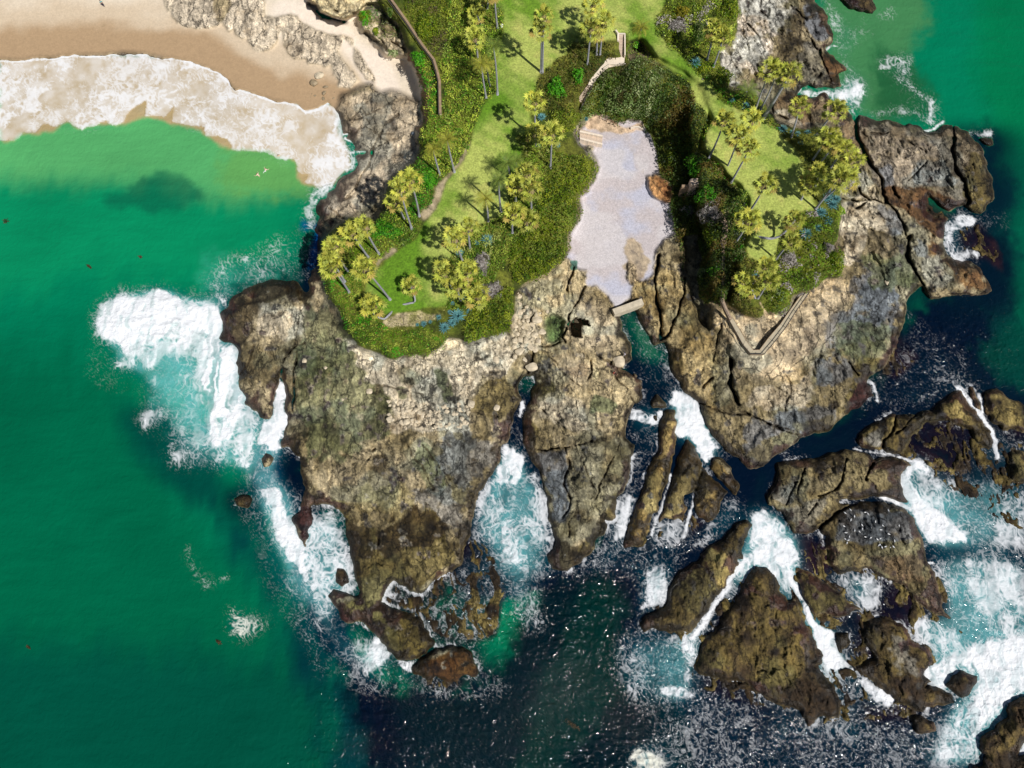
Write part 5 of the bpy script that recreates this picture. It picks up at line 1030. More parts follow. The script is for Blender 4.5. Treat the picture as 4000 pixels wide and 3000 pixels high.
# thickets and bushes
def leaves_mesh(name, pos, nrm, size, cols, mat=None, aspect=.55):
    n = len(pos); rv = RN.normal(size=(n, 3)); N_ = nrm*0.9+rv*0.55; N_ /= np.linalg.norm(N_, axis=1)[:, None]
    T = np.cross(N_, RN.normal(size=(n, 3))); T /= np.linalg.norm(T, axis=1)[:, None]; B = np.cross(N_, T)
    s = (size*RN.uniform(.7, 1.35, n))[:, None]; a = T*s*.5; b = B*s*.5*aspect
    co = np.stack([pos-a, pos+b, pos+a, pos-b], 1).reshape(-1, 3); f = np.arange(n*4)
    return np_mesh(name, co, f, 4, mat or M_green, False, np.repeat(cols, 4, 0))
def thicket(name, polys, label, cat, palette, canopy=1.3, size=.3, dens=34, lump=2.0, aspect=.55, warp=3, hold=None):
    m = many(polys, warp, 4)
    if hold is not None: m = m*(1-hold)
    jj, ii = np.nonzero(m > .5)
    if len(jj) == 0: return
    area = len(jj)*(STEP/12.8)**2; n = int(area*dens); k = RN.randint(0, len(jj), n)
    fj = jj[k]+RN.uniform(-.5, .5, n); fi = ii[k]+RN.uniform(-.5, .5, n); j = jj[k]; i = ii[k]
    u = us[0]+fi*STEP; v = vs_[0]+fj*STEP; z0 = H[j, i]; x, y = unproj(u, v, z0+canopy*.4)
    w1, w2, wid = worley(x/lump, y/lump, 6); dome = np.clip(1.2-w1*1.35, .05, 1)*(.6+.6*wid)
    edge = blur(m, 10)[j, i]; top = canopy*(0.2+.8*dome)*np.clip(edge*1.3, .3, 1)
    q = RN.uniform(0, 1, n)**.45; z = z0+top*q
    e = .15; g1_, _, _ = worley((x+e)/lump, y/lump, 6); g2_, _, _ = worley(x/lump, (y+e)/lump, 6)
    nr = np.stack([(g1_-w1)/e*canopy*.8, (g2_-w1)/e*canopy*.8, np.ones(n)], 1); nr /= np.linalg.norm(nr, axis=1)[:, None]
    pal = np.array(palette, np.float32); cn_ = fbm(x/3.2, y/3.2, 4, 2); ci = np.clip(((wid*.60+(cn_-.5)*1.5+.2)*len(pal)).astype(int), 0, len(pal)-1)
    mixr = RN.rand(n) < .10; ci = np.where(mixr, RN.randint(0, len(pal), n), ci)
    cols = pal[ci]*(RN.uniform(.75, 1.25, n)*(.72+.5*wid))[:, None]
    link(name, leaves_mesh(name, np.stack([x, y, z], 1), nr, size*np.ones(n), cols, aspect=aspect), None, label, cat, None, 'stuff')
def S(*a): return [tuple(float(q) for q in sr(*c)) for c in a]
OL = S((124, 132, 20), (98, 116, 14), (142, 144, 34), (78, 100, 12), (112, 122, 36)); YG_ = S((160, 170, 54), (126, 152, 38), (186, 188, 66), (88, 128, 24), (142, 156, 62)); GR = S((70, 140, 18), (92, 158, 26), (54, 116, 14), (110, 164, 40)); DG = S((74, 104, 30), (54, 84, 20), (96, 116, 44), (112, 122, 74), (60, 88, 26)); SG = S((140, 156, 100), (112, 134, 74), (166, 174, 124), (90, 112, 52)); IP = S((108, 138, 24), (132, 146, 40), (84, 118, 18), (156, 158, 60)); GY = S((164, 156, 150), (136, 128, 120), (186, 180, 172), (112, 104, 92)); MX = S((124, 146, 42), (96, 126, 26), (156, 162, 62), (72, 100, 20), (168, 166, 84))
for _p in (OL, YG_, GR, MX, IP):
    for _k in range(len(_p)): _p[_k] = (_p[_k][0]*.90, _p[_k][1]*1.05, _p[_k][2]*1.05)
lawnhold = np.clip(lawn_m+path_m+gm*2, 0, 1)
thicket('hedge', ["b 420,1180 640,1180 720,1300 700,1420 760,1480 880,1659 700,1659 400,1659 e 520,120 700,60 780,180 880,300 930,330 950,430 900,600 830,660 740,750 770,850 740,990 650,1090 640,1300 560,1390 270,1659 0,1659 g 2212,1060 1900,1190 1740,1240 1680,1160 1720,1000 1760,850 1900,760 2000,720 2100,640 2212,600 e 0,1300 60,1200 280,1000 300,700 420,450"], 'long olive green hedge along the west side of the pebble cove', 'hedge', OL, 1.7, .32, 44, 1.8)
thicket('thicket', [HOL[0]], 'grey green thicket filling the hollow behind the pebble cove', 'thicket', DG+SG[:2]+S((78, 74, 40)), 2.4, .34, 40, 3.0, hold=np.clip(blur(many(["b 1150,360 1225,360 1225,700 1000,760 830,960 740,1200 690,1200 720,1020 880,800 1000,620 1150,600"], 0), 2), 0, 1))
thicket('thicket', ["b 1400,820 1600,800 1650,1000 1560,1250 1300,1260 1250,1100 1350,950"], 'pale sage coloured patch of scrub in the middle of the hollow', 'scrub', SG, 2.3, .28, 30, 1.6)
thicket('thicket', [RAVR[0]], 'dark dense thicket down the shaded ravine wall east of the cove', 'thicket', S((48, 66, 20), (60, 84, 24), (36, 52, 16), (76, 92, 34), (88, 76, 30)), 3.4, .38, 40, 2.6, hold=lawnhold)
thicket('shrub_border', ["b 300,800 420,700 480,640 600,580 640,420 1000,440 1130,440 1130,620 1000,640 900,760 830,900 740,1010 700,1250 420,1260 300,1150 270,1000"], 'mixed olive and brown green shrubs between the upper lawn and the stairs', 'shrubs', S((84, 92, 26), (104, 96, 40), (62, 76, 20), (122, 116, 50)), 1.5, .3, 40, 1.7, hold=lawnhold)
thicket('shrub_border', ["a 1150,-60 1560,-60 1560,300 1480,540 1330,600 1180,300 1080,160 1000,-60"], 'olive shrub mass beside the wall at the top left garden', 'shrubs', OL+S((96, 84, 60)), 1.2, .3, 40, 1.5, hold=lawnhold)
thicket('shrub_border', ["a 1540,-60 2110,-60 2110,300 2060,560 2030,760 2050,1000 1930,1080 1860,1250 1790,1420 1740,1659 d 1740,130 1640,420 1430,560 1350,400 1200,300 a 1200,1500 1260,1360 1410,1240 1460,1230 1460,800 1400,650 1480,540"], 'yellow green flowering shrubs between the wall and the left lawn', 'shrubs', YG_, 1.3, .3, 42, 1.4, hold=lawnhold)
thicket('shrub_border', ["a 1130,620 1340,620 1400,800 1415,1230 1400,1300 1255,1360 1225,1180 1262,950 1200,800"], 'strip of yellow and green plants outside the garden wall above the beach', 'shrubs', YG_[:3]+GR[:2], .8, .28, 40, 1.2)
thicket('shrub_border', ["d 1200,300 1350,400 1430,560 1500,520 1420,620 1290,850 1180,1000 1130,900 1150,760 1200,560 1040,600 980,500 1130,420 1180,340"], 'bright green creeping shrubs on the cliff top beside the sandy strip', 'shrubs', GR+YG_[:1], 1.0, .26, 44, 1.3, hold=lawnhold)
thicket('shrub_border', ["d 940,900 1130,860 1230,1000 1160,1200 1000,1280 800,1420 700,1560 600,1659 180,1659 150,1400 350,1150 500,1000 740,1020 860,860"], 'yellowish low shrubs along the western cliff corner', 'shrubs', YG_+IP[:2], .9, .26, 42, 1.2, hold=lawnhold)
thicket('ice_plant', ["g 170,480 480,400 640,560 620,700 640,830 760,960 860,1060 1040,1090 1200,1060 1430,1100 1500,1130 1500,1250 1420,1290 1150,1375 960,1395 830,1350 600,1230 480,1120 390,1080 320,790 180,690"], 'dense green ice plant mat around the tip of the left headland garden', 'ground cover', IP+GR[:1], .55, .24, 46, 1.0, hold=lawnhold)
thicket('ice_plant', ["g 760,960 1000,920 1480,860 1440,960 1200,1020 1040,1090 860,1050"], 'dry patchy plants in the lower border of the left lawn', 'ground cover', S((150, 146, 84), (120, 126, 56), (176, 166, 112)), .35, .22, 16, .9)
thicket('shrub_border', ["d 1500,1280 1620,1080 1900,1000 2110,940 e 40,560 250,650 330,900 300,1100 100,1250 g 2000,560 1900,740 1750,860 1500,840 1520,700 1440,560 1500,330"], 'mixed shrubs under the palms between the left lawn and the hedge', 'shrubs', MX, 1.0, .28, 40, 1.3, hold=lawnhold)
thicket('shrub_border', ["e 0,200 150,0 500,0 520,120 420,440 300,720 200,620 40,560"], 'mixed yellow and dark shrubs between the lawn bend and the hedge top', 'shrubs', MX+YG_[:2], 1.2, .28, 42, 1.4, hold=lawnhold)
thicket('shrub_border', ["b 1660,-60 2212,-60 2212,600 c 60,560 0,740 b 2100,830 1980,720 1840,590 1700,500 1600,380 1570,300 1600,170 1660,60", "c 0,-60 500,-60 520,180 490,330 440,200 440,450 200,500 0,480"], 'olive and yellow shrubs on the neck of land at the upper right', 'shrubs', OL+YG_[:3]+GY[:1], 1.5, .3, 40, 1.8, hold=lawnhold)
thicket('shrub_border', ["c 0,720 130,600 250,650 330,760 450,800 430,960 700,1010 780,1090 860,1220 960,1440 860,1390 790,1300 520,1190 330,1090 200,970"], 'green shrubs along the outer edge of the grass strip at the upper right', 'shrubs', GR[:2]+OL+DG[:1], 1.1, .28, 40, 1.4, hold=lawnhold)
thicket('shrub_border', ["b 1230,450 1400,430 1500,560 1700,720 1950,880 1950,960 2020,1080 2140,1210 c 230,1290 170,1420 150,1540 f 130,160 110,80 c 90,1450 110,1330 b 2150,1270 1980,1120 1860,960 1730,780 1600,690 1400,620 1230,600"], 'narrow yellowish border between the grass strip and the hollow', 'shrubs', YG_+SG[:2], .8, .26, 36, 1.1, hold=lawnhold)
thicket('shrub_border', ["c 950,1440 1100,1390 1380,1400 1500,1450 1600,1500 1720,1640 f 1740,240 1790,420 1720,570 1620,620 1600,720 1480,700 1360,800 1300,620 1200,380 1150,240 1060,130 960,40"], 'olive shrub mat under the eastern palm row', 'shrubs', S((92, 100, 24), (74, 84, 20), (112, 112, 34), (60, 74, 20)), .9, .26, 42, 1.3, hold=lawnhold)
thicket('shrub_border', ["f 1300,900 1560,880 1650,960 1640,1050 1580,1200 1500,1300 1640,1400 i 1640,60 1630,180 1480,245 1400,290 1280,380 1100,420 1080,520 1020,620 850,620 820,560 800,400 740,300 700,100 f 900,1400 960,1240 1020,1100 1160,950"], 'broad olive hedge south east of the right lawn down to the lookout', 'shrubs', OL+IP[:2]+GY[:1], 1.3, .28, 42, 1.6, hold=lawnhold)
thicket('shrub_border', ["f 560,1250 620,1400 760,1450 i 760,100 700,300 640,520 780,560 740,655 600,650 540,610 440,590 390,470 380,100 f 400,1250 480,1240"], 'brownish green mounds between the trail and the lookout', 'shrubs', S((90, 86, 34), (72, 74, 24), (110, 100, 46), (84, 104, 28)), 1.0, .26, 42, 1.5, hold=lawnhold)
thicket('shrub_border', ["f 220,330 400,560 520,650 590,720 610,850 640,960 600,1100 560,1200 440,1150 400,1000 430,860 470,700 330,560 200,440"], 'mixed bushes along the left edge of the right lawn', 'shrubs', MX+GR[:1], 1.1, .28, 36, 1.4, hold=lawnhold)
thicket('shrub_border', ["a 560,100 700,70 860,60 960,200 1060,420 960,440 820,440 740,400 720,260 640,330 600,260"], 'patchy coastal plants on the pale rocks above the beach', 'shrubs', OL+SG[:2]+GR[:1], .7, .25, 20, 1.0)
def bush(s, ru, rv, label, pal, h=1.2, size=.28, n=None, cat='bush', dry=False):
    b = at(s); rx = ru/5/12.2; ry = rv/5/12.2; t = thing('bush' if cat == 'bush' else 'dry_bush', label, cat, b)
    n = n or int(260+rx*ry*230); th = RN.uniform(0, 2*PI, n); el = np.arcsin(RN.uniform(0.0, 1, n)**.8); rad = RN.uniform(.72, 1.0, n)
    lumpn = 1+.20*np.sin(th*3+rx*9)+.12*np.sin(th*7+ry*5)+.10*np.sin(el*9)
    x = np.cos(th)*np.cos(el)*rx*rad*lumpn; y = np.sin(th)*np.cos(el)*ry*rad*lumpn; z = np.sin(el)*h*rad*(1+.18*np.sin(x*4+rx)*np.cos(y*4))+.12
    nr = np.stack([x/rx, y/ry, z/h+.2], 1); nr /= np.linalg.norm(nr, axis=1)[:, None]; P_ = np.array(pal, np.float32)
    cols = P_[np.clip((fbm(x/.6+rx*7, y/.6, 2, 3)*len(P_)*1.3-.15*len(P_)).astype(int), 0, len(P_)-1)]*RN.uniform(.72, 1.3, n)[:, None]
    link('foliage', leaves_mesh('foliage', np.stack([x, y, z], 1), nr, np.full(n, size), cols, aspect=.16 if dry else .55), t)
    for k in range(3):
        a = k*2.1; v_, f_ = tube([Vector((0, 0, -.2)), Vector((math.cos(a)*rx*.3, math.sin(a)*ry*.3, h*.45)), Vector((math.cos(a)*rx*.6, math.sin(a)*ry*.6, h*.8))], [.08, .06, .03], 6)
        link('stem', np_mesh('stem', v_, f_, 4, M_wood, True), t)
BUSH = [("d 830,1115", 190, 105, 'large bright green bush at the western cliff corner between palms', GR, 1.3), ("d 1290,560", 110, 120, 'bright green bush on the cliff beside the sandy strip', GR, 1.2), ("e 1990,430", 130, 150, 'tall bright green bush at the top of the shaded ravine', GR+DG[:1], 2.6), ("e 2090,750", 110, 110, 'round bright green bush below the stone wall of the ravine', GR, 2.4), ("e 1680,370", 48, 125, 'narrow sunlit bush standing out of the ravine shade', OL, 3.0),
 ("a 630,200", 80, 100, 'yellow green bush hanging over the beach rocks', GR[:2]+OL[:2], 1.4), ("a 1200,640", 85, 95, 'round green bush at the foot of the garden wall above the beach', GR, 1.4), ("a 745,345", 38, 55, 'small olive bush on the beach side rocks', OL, .8), ("a 930,585", 90, 50, 'flat grey green bush at the back of the beach', SG, .8), ("a 1290,300", 140, 210, 'very large olive bush beside the wall near the top', OL, 1.8), ("a 900,140", 45, 60, 'small green bush high on the pale rocks', DG, .9),
 ("b 475,970", 110, 145, 'bright green bush, larger of the pair in the mixed shrubs', GR, 1.7), ("b 710,840", 80, 105, 'bright green bush, smaller of the pair in the mixed shrubs', GR, 1.6), ("b 1830,160", 90, 75, 'mustard yellow bush near the top right', S((150, 140, 30), (122, 118, 26), (168, 150, 44)), 1.6), ("b 2015,385", 100, 120, 'dark green dome shaped bush near the top right', DG, 2.0), ("c 420,110", 110, 150, 'grass like olive bush mass at the edge of the pale rocks', OL, 1.8), ("c 350,830", 100, 100, 'smooth olive bush at the edge of the sandy saddle', OL, 1.3), ("c 80,360", 90, 130, 'dark green shrub mass beside the palm pair', DG, 2.0),
 ("d 1040,1235", 38, 45, 'small dark bush in the yellow border of the left lawn', DG, .7), ("f 500,730", 95, 75, 'brownish green bush at the left edge of the right lawn', MX, 1.3), ("f 210,1180", 90, 110, 'sunlit olive bush left of the trail', OL+DG[:1], 1.8), ("f 490,1370", 110, 130, 'big round green bush below the trail palm', DG+GR[:1], 1.8), ("i 110,190", 48, 50, 'pale green shrub standing in the ravine shade', SG, 1.6), ("i 250,175", 75, 70, 'green shrub in the ravine right of the pale one', GR+DG[:1], 1.6), ("e 1320,1659", 1, 1, '', OL, .1), ("g 2100,560", 1, 1, '', OL, .1), ("i 1570,60", 80, 140, 'bright olive bush at the outer corner of the southern hedge', OL[:3], 1.3), ("i 950,420", 85, 75, 'grey green bush above the lookout path', SG[:2]+OL[:2], 1.2), ("d 560,1280", 90, 80, 'olive yellow bush below the white trunked palm', OL, 1.1), ("f 1590,900", 60, 70, 'light green succulent bush beside the eastern agaves', SG[:1]+YG_[:2], .9), ("c 130,760", 60, 50, 'small green bush beside the grass strip agave', OL, .9), ("b 1320,480", 70, 60, 'leafy bush right of the garden stairs', GR+MX[:1], 1.1)]
for s, ru, rv, lab, pal, h in BUSH:
    if lab: bush(s, ru, rv, lab, pal, h)
for s, ru, rv, lab, h in [("g 1990,640", 120, 90, 'large bare grey brushwood bush beside the cove hedge', .9), ("g 1895,350", 80, 130, 'bare grey brushwood below the big teal agave', .9), ("f 190,930", 110, 140, 'tangled blue grey dead bush in the ravine shade', 1.8), ("e 1900,900", 80, 60, 'grey dead bush at the shaded edge of the cove', 1.4), ("f 1060,1400", 70, 90, 'dry grey bush beside the south east palm', .9), ("b 1800,290", 110, 100, 'dry grey brown bush at the upper right', 1.1), ("f 1480,1310", 50, 60, 'small dry grey bush in the southern hedge', .9), ("i 1170,420", 60, 60, 'dry twiggy bush at the upper end of the lookout walkway', .7)]:
    bush(s, ru, rv, lab, GY, h, .5, int(700+ru*rv*.06), 'dry bush', True)
# ------------------------------------------------------------------ masonry
M_conc = plain_mat('pale concrete', (0.52, 0.45, 0.33), .85, .18, 1.5, .03)
M_cream = plain_mat('cream render', (0.72, 0.62, 0.50), .8, .08, 2, .02)
M_stair = plain_mat('stair concrete', (0.50, 0.40, 0.31), .85, .12, 3, .02)
M_deck = plain_mat('walkway slabs', (0.42, 0.36, 0.25), .85, .15, 1.2, .02)
M_wallbrown = plain_mat('brown capping', (0.30, 0.21, 0.13), .85, .2, 2, .02)
M_darkwall = plain_mat('dark rail', (0.07, 0.06, 0.05), .7, .2, 2, .02)
M_boulder = plain_mat('boulder sandstone', (0.52, 0.44, 0.31), .9, .35, 1.1, .12)
M_wetb = plain_mat('wet boulder', (0.26, 0.20, 0.12), .7, .5, 1.6, .12)
M_white = plain_mat('white paint', (0.8, 0.8, 0.78), .5, .05, 3, .005)
class MB:
    def __init__(s): s.v = []; s.f = []
    def prism(s, poly, z0, z1):
        """poly: list of (x, y) counter clockwise; z per point or one value"""
        n = len(poly); k = len(s.v); zz0 = z0 if isinstance(z0, (list, tuple)) else [z0]*n; zz1 = z1 if isinstance(z1, (list, tuple)) else [z1]*n
        s.v += [(p[0], p[1], zz0[i]) for i, p in enumerate(poly)]+[(p[0], p[1], zz1[i]) for i, p in enumerate(poly)]
        s.f.append([k+i for i in range(n)][::-1]); s.f.append([k+n+i for i in range(n)])
        for i in range(n): s.f.append([k+i, k+(i+1) % n, k+n+(i+1) % n, k+n+i])
    def bar(s, a, b, w, h, drop=0.0):
        a = Vector(a); b = Vector(b); d = (b-a); d.z = 0; d.normalize(); q = Vector((-d.y, d.x, 0))*w/2
        s.prism([(a-q)[:2], (b-q)[:2], (b+q)[:2], (a+q)[:2]], [a.z-drop, b.z-drop, b.z-drop, a.z-drop], [a.z+h, b.z+h, b.z+h, a.z+h])
    def mesh(s, name, mat, bev=0.0):
        me = bpy.data.meshes.new(name); me.from_pydata(s.v, [], s.f); me.update(); me.materials.append(mat); return me
def off(v, o): return (v[0]-o.x, v[1]-o.y, v[2]-o.z)
def W(s, z): return at(s, z)
# garden stairs
def steps(t, a, b, w, n, name='step'):
    d = Vector(b)-Vector(a)
    for k in range(n):
        p = Vector(a)+d*(k/n); q = Vector(a)+d*((k+1)/n); zt = p.z; m = MB(); m.bar((p.x, p.y, zt-.35), (q.x, q.y, zt-.35), w, .35, 0.5)
        m.v = [off(v, t.location) for v in m.v]; link(name, m.mesh(name, M_stair), t)
def wall_part(t, name, pts, w, h, mat, drop=.6):
    for k in range(len(pts)-1):
        m = MB(); m.bar(pts[k], pts[k+1], w, h, drop); m.v = [off(v, t.location) for v in m.v]; link(name, m.mesh(name, mat), t)
A = W("b 1182,385", 9.05); B = W("b 1180,610", 7.0)
st = thing('garden_stair', 'straight concrete garden stair with low cream side walls descending from the lawn', 'stair', W("b 1182,385", 9.0))
steps(st, A, B, 1.15, 14)
wall_part(st, 'side_wall', [W("b 1118,335", 9.3), W("b 1145,372", 9.3), W("b 1143,450", 8.7)], .28, .35, M_cream)
wall_part(st, 'side_wall', [W("b 1150,372", 9.25), W("b 1218,372", 9.25)], .22, .3, M_cream)
wall_part(st, 'side_wall', [W("b 1217,376", 9.25), W("b 1218,610", 7.4)], .2, .4, M_cream)
sp = thing('stair_path', 'curving concrete path and steps winding down from the garden stair to the cove', 'path', W("b 1100,650", 6.8))
m = MB(); pth = [("b 1215,655", 6.95), ("b 1120,650", 6.9), ("b 1030,675", 6.85), ("b 980,720", 6.6), ("b 925,790", 6.3), ("b 880,860", 6.0), ("b 855,930", 5.7)]
wd = [2.2, 2.2, 1.8, 1.1, 1.0, 1.3, 1.3]; pv = [W(s, z) for s, z in pth]
for k in range(len(pv)-1): m.bar(pv[k]-Vector((0, 0, .002*k)), pv[k+1]-Vector((0, 0, .002*k)), wd[k], .02, .8)
m.v = [off(v, sp.location) for v in m.v]; link('landing', m.mesh('landing', M_cream), sp)
steps(sp, W("b 850,930", 5.7), W("b 735,1100", 4.2), 1.35, 12)
wall_part(sp, 'side_wall', [W("b 875,930", 5.9), W("b 800,1060", 4.8), W("b 735,1200", 4.0)], .2, .5, M_darkwall)
wall_part(sp, 'side_wall', [W("b 1225,700", 7.1), W("b 1060,700", 7.0), W("b 985,750", 6.8)], .18, .3, M_cream)
# cove terrace steps
ct = thing('beach_stair', 'cream beach stair with stepped side walls at the head of the pebble cove', 'stair', W("b 850,1480", 3.0))
a = W("e 735,60", 3.9); b_ = W("e 975,135", 2.5); steps(ct, a, b_, 2.0, 9)
for k in range(5):
    q0 = k/5; q1 = (k+1)/5; za = 4.15-1.2*q0
    for (s0, s1) in (("e 730,42", "e 975,92"), ("e 735,118", "e 975,180")):
        p = W(s0, za).lerp(W(s1, za), q0); q = W(s0, za).lerp(W(s1, za), q1); wall_part(ct, 'side_wall', [Vector((p.x, p.y, za)), Vector((q.x, q.y, za))], .38, .25, M_cream, 1.4)
# sill beam at the foot of the cove
kb = thing('concrete_beam', 'pale concrete beam spanning the lower end of the pebble cove', 'beam', W("h 1250,560", 2.2))
m = MB(); a = W("h 1095,610", 2.45); b_ = W("h 1410,495", 2.45); m.bar(a, b_, 1.15, .35, 1.6); m.v = [off(v, kb.location) for v in m.v]; link('beam', m.mesh('beam', M_conc), kb)
# curved bench ledge
cb = thing('stone_curb', 'short curved pale curb at the head of the pebble cove', 'curb', W("b 1350,1380", 2.7)); wall_part(cb, 'curb_stone', [W("b 1280,1388", 2.75), W("b 1330,1372", 2.8), W("b 1370,1376", 2.8), W("b 1410,1395", 2.75)], .22, .25, M_cream)
# stone wall of the ravine
rw = thing('stone_wall', 'low stone wall with a pale flat top above the shaded ravine', 'wall', W("e 2050,590", 6.8))
m = MB(); m.bar(W("e 1925,600", 7.6), W("e 2180,575", 7.6), 1.3, .5, 3); m.v = [off(v, rw.location) for v in m.v]; link('coping', m.mesh('coping', plain_mat('pinkish stone', (.55, .42, .32), .9, .2, 3, .05)), rw)
wall_part(rw, 'wall_face', [W("e 1830,640", 6.2), W("e 2100,640", 6.2)], .5, .5, M_wallbrown, 3)
# retaining wall with brown capping, upper left
gw = thing('garden_wall', 'long narrow garden wall with brown capping between beach and shrubs', 'wall', W("a 1240,490", 9))
ptsw = ["a 880,-40", "a 1080,240", "a 1245,490", "a 1370,650", "a 1408,780", "a 1432,880", "a 1440,1230"]
wall_part(gw, 'capping', [W(s, 9.5) for s in ptsw], .42, .3, M_wallbrown, 0)
wall_part(gw, 'wall_body', [W(s, 9.5) for s in ptsw], .34, -.02, M_conc, 2.6)
wall_part(gw, 'rail', [W(s, 10.0) for s in ["a 865,-10", "a 1060,240", "a 1225,490", "a 1350,655", "a 1388,780", "a 1414,880", "a 1420,1230"]], .12, .12, M_darkwall, .5)
# lookout walkway
lk = thing('lookout_walkway', 'V shaped slab walkway with a low dark rail around the southern lookout', 'walkway', W("i 715,1040", 5.8))
outer = ["i 415,700", "i 560,960", "i 645,1060", "i 788,1060", "i 900,930", "i 1020,775", "i 1130,600", "i 1280,385"]
inner = ["i 450,665", "i 590,905", "i 672,1015", "i 738,1015", "i 835,885", "i 965,735", "i 1065,590", "i 1180,430"]
ZL = 5.95
for k in range(len(outer)-1):
    q = [W(outer[k], ZL), W(outer[k+1], ZL), W(inner[k+1], ZL), W(inner[k], ZL)]; c = sum(q, Vector())/4; q = [c+(p-c)*.985 for p in q]; m = MB()
    m.prism([p[:2] for p in q], ZL-1.6, ZL); m.v = [off(v, lk.location) for v in m.v]; link('slab', m.mesh('slab', M_deck), lk)
wall_part(lk, 'rail', [W(s, ZL+.6) for s in outer], .09, .08, M_darkwall, .02); wall_part(lk, 'curb', [W(s, ZL) for s in inner], .06, .06, M_wallbrown, .4); wall_part(lk, 'curb', [W(s, ZL) for s in outer], .08, .08, M_wallbrown, .4)
for k in range(len(outer)-1):
    for q in (0.0, .5):
        p = W(outer[k], ZL).lerp(W(outer[k+1], ZL), q); m = MB(); m.bar(p-Vector((.03, 0, 0)), p+Vector((.03, 0, 0)), .06, .6); m.v = [off(v, lk.location) for v in m.v]; link('post', m.mesh('post', M_darkwall), lk)
# trail with rail down the ravine edge
tr = thing('ravine_trail', 'narrow brown trail with a dark rail running down beside the ravine', 'trail', W("f 360,1040", 9))
tp = ["f 290,740", "f 265,870", "f 320,940", "f 370,1040", "f 365,1150", "f 345,1250", "f 350,1420", "f 350,1620", "i 345,300", "i 340,480", "i 380,580", "i 430,680"]
tz = [9.25, 9.25, 9.25, 9.25, 9.25, 9.25, 9.2, 9.2, 9.1, 8.6, 7.6, 6.7]
tv = [W(s, z) for s, z in zip(tp, tz)]; m = MB()
for k in range(len(tv)-1): m.bar(tv[k]-Vector((0, 0, .001*k)), tv[k+1]-Vector((0, 0, .001*k)), .95 if k < 5 else .55, .03, .8)
m.v = [off(v, tr.location) for v in m.v]; link('tread', m.mesh('tread', plain_mat('trail earth', (.26, .19, .13), .9, .25, 3, .03)), tr)
wall_part(tr, 'rail', [v+Vector((-.45, 0, .7)) for v in tv], .08, .08, M_darkwall, .02)
# building corner at the top of the beach
bt = thing('beach_tower', 'corner of a tall building at the top edge shading the sand', 'building', W("a -60,-60", 2.0))
m = MB(); o_ = W("a 110,-40", 2.0); m.prism([(o_.x-2.2, o_.y+.2), (o_.x+.6, o_.y-.6), (o_.x+1.6, o_.y+3.2), (o_.x-1.2, o_.y+4)], .5, 9.0); m.v = [off(v, bt.location) for v in m.v]; link('wall', m.mesh('wall', M_cream), bt)
m = MB(); m.prism([(o_.x-2.5, o_.y+.1), (o_.x+.8, o_.y-.9), (o_.x+1.9, o_.y+3.4), (o_.x-1.4, o_.y+4.3)], 9.0, 9.35); m.v = [off(v, bt.location) for v in m.v]; link('roof', m.mesh('roof', M_wallbrown), bt)
# stones
def stone_mesh(seed, mat, flat=.6):
    import bmesh
    bm = bmesh.new(); bmesh.ops.create_icosphere(bm, subdivisions=3, radius=1.0); r = random.Random(seed); ph = [r.uniform(0, 6) for _ in range(8)]
    pl = [Vector((r.uniform(-1, 1), r.uniform(-1, 1), r.uniform(-.3, 1))).normalized() for _ in range(7)]
    for v in bm.verts:
        c = v.co.copy(); n = 1+.10*math.sin(c.x*3+ph[0])+.09*math.sin(c.y*3.5+ph[1])+.06*math.sin(c.z*6+c.x*5+ph[2]); c *= n
        for p in pl:
            d = c.dot(p)-.78
            if d > 0: c -= p*d*.85
        v.co = Vector((c.x, c.y, c.z*flat))
    for f in bm.faces: f.smooth = True
    me = bpy.data.meshes.new('stone'); bm.to_mesh(me); bm.free(); me.materials.append(mat); return me
ST = [stone_mesh(s, M_boulder) for s in range(5)]; SW = [stone_mesh(s+9, M_wetb) for s in range(3)]
def stone(name, s, ru, rv, label, cat, group=None, me=None, rot=0, z=None, k=0):
    b = at(s, z); o = link(name, me or ST[k % 5], None, label, cat, group); sx = ru/5/12; sy = rv/5/12; o.location = b+Vector((0, 0, min(sx, sy)*.25)); o.scale = (sx, sy, min(sx, sy)); o.rotation_euler = (0, 0, rot)
BL = [(270, 690, 58, 44, 'largest pale boulder at the top of the pile beside the green pool'), (220, 745, 40, 34, None), (325, 820, 42, 44, 'pale boulder on the right side of the pile, touching the green pool'), (245, 850, 36, 42, None), (285, 920, 34, 36, None), (190, 975, 60, 32, 'elongated slab boulder at the lower end of the pile'), (85, 1030, 62, 44, 'broad pale boulder at the lower left of the pile'), (150, 915, 38, 34, None), (85, 910, 40, 44, None), (30, 915, 32, 42, None), (90, 610, 36, 32, None), (150, 660, 34, 26, None), (260, 640, 36, 22, None), (170, 700, 26, 24, None), (80, 700, 26, 22, None), (40, 760, 26, 26, None), (120, 770, 26, 24, None), (180, 830, 26, 26, None), (60, 840, 30, 24, None), (130, 590, 28, 22, None), (80, 520, 30, 24, None), (160, 550, 26, 22, None), (75, 435, 36, 30, 'boulder alone at the upper left of the pile by the grass'), (30, 1090, 34, 26, None), (110, 970, 26, 22, None), (250, 1010, 38, 28, None), (210, 1200, 78, 46, 'tan flat boulder wedged below the pile'), (380, 600, 22, 20, None), (120, 700, 20, 16, None), (210, 900, 18, 18, None), (20, 980, 24, 22, None), (140, 1120, 36, 26, None), (300, 620, 20, 16, None), (200, 610, 22, 18, None), (30, 640, 20, 18, None)]
for k, (x, y, ru, rv, lab) in enumerate(BL):
    stone('boulder', 'h %d,%d' % (x, y), ru, rv, lab or 'small pale tan boulder within the pile beside the green pool', 'boulder', 'pale boulders piled beside the green pool', rot=k*1.7, k=k)
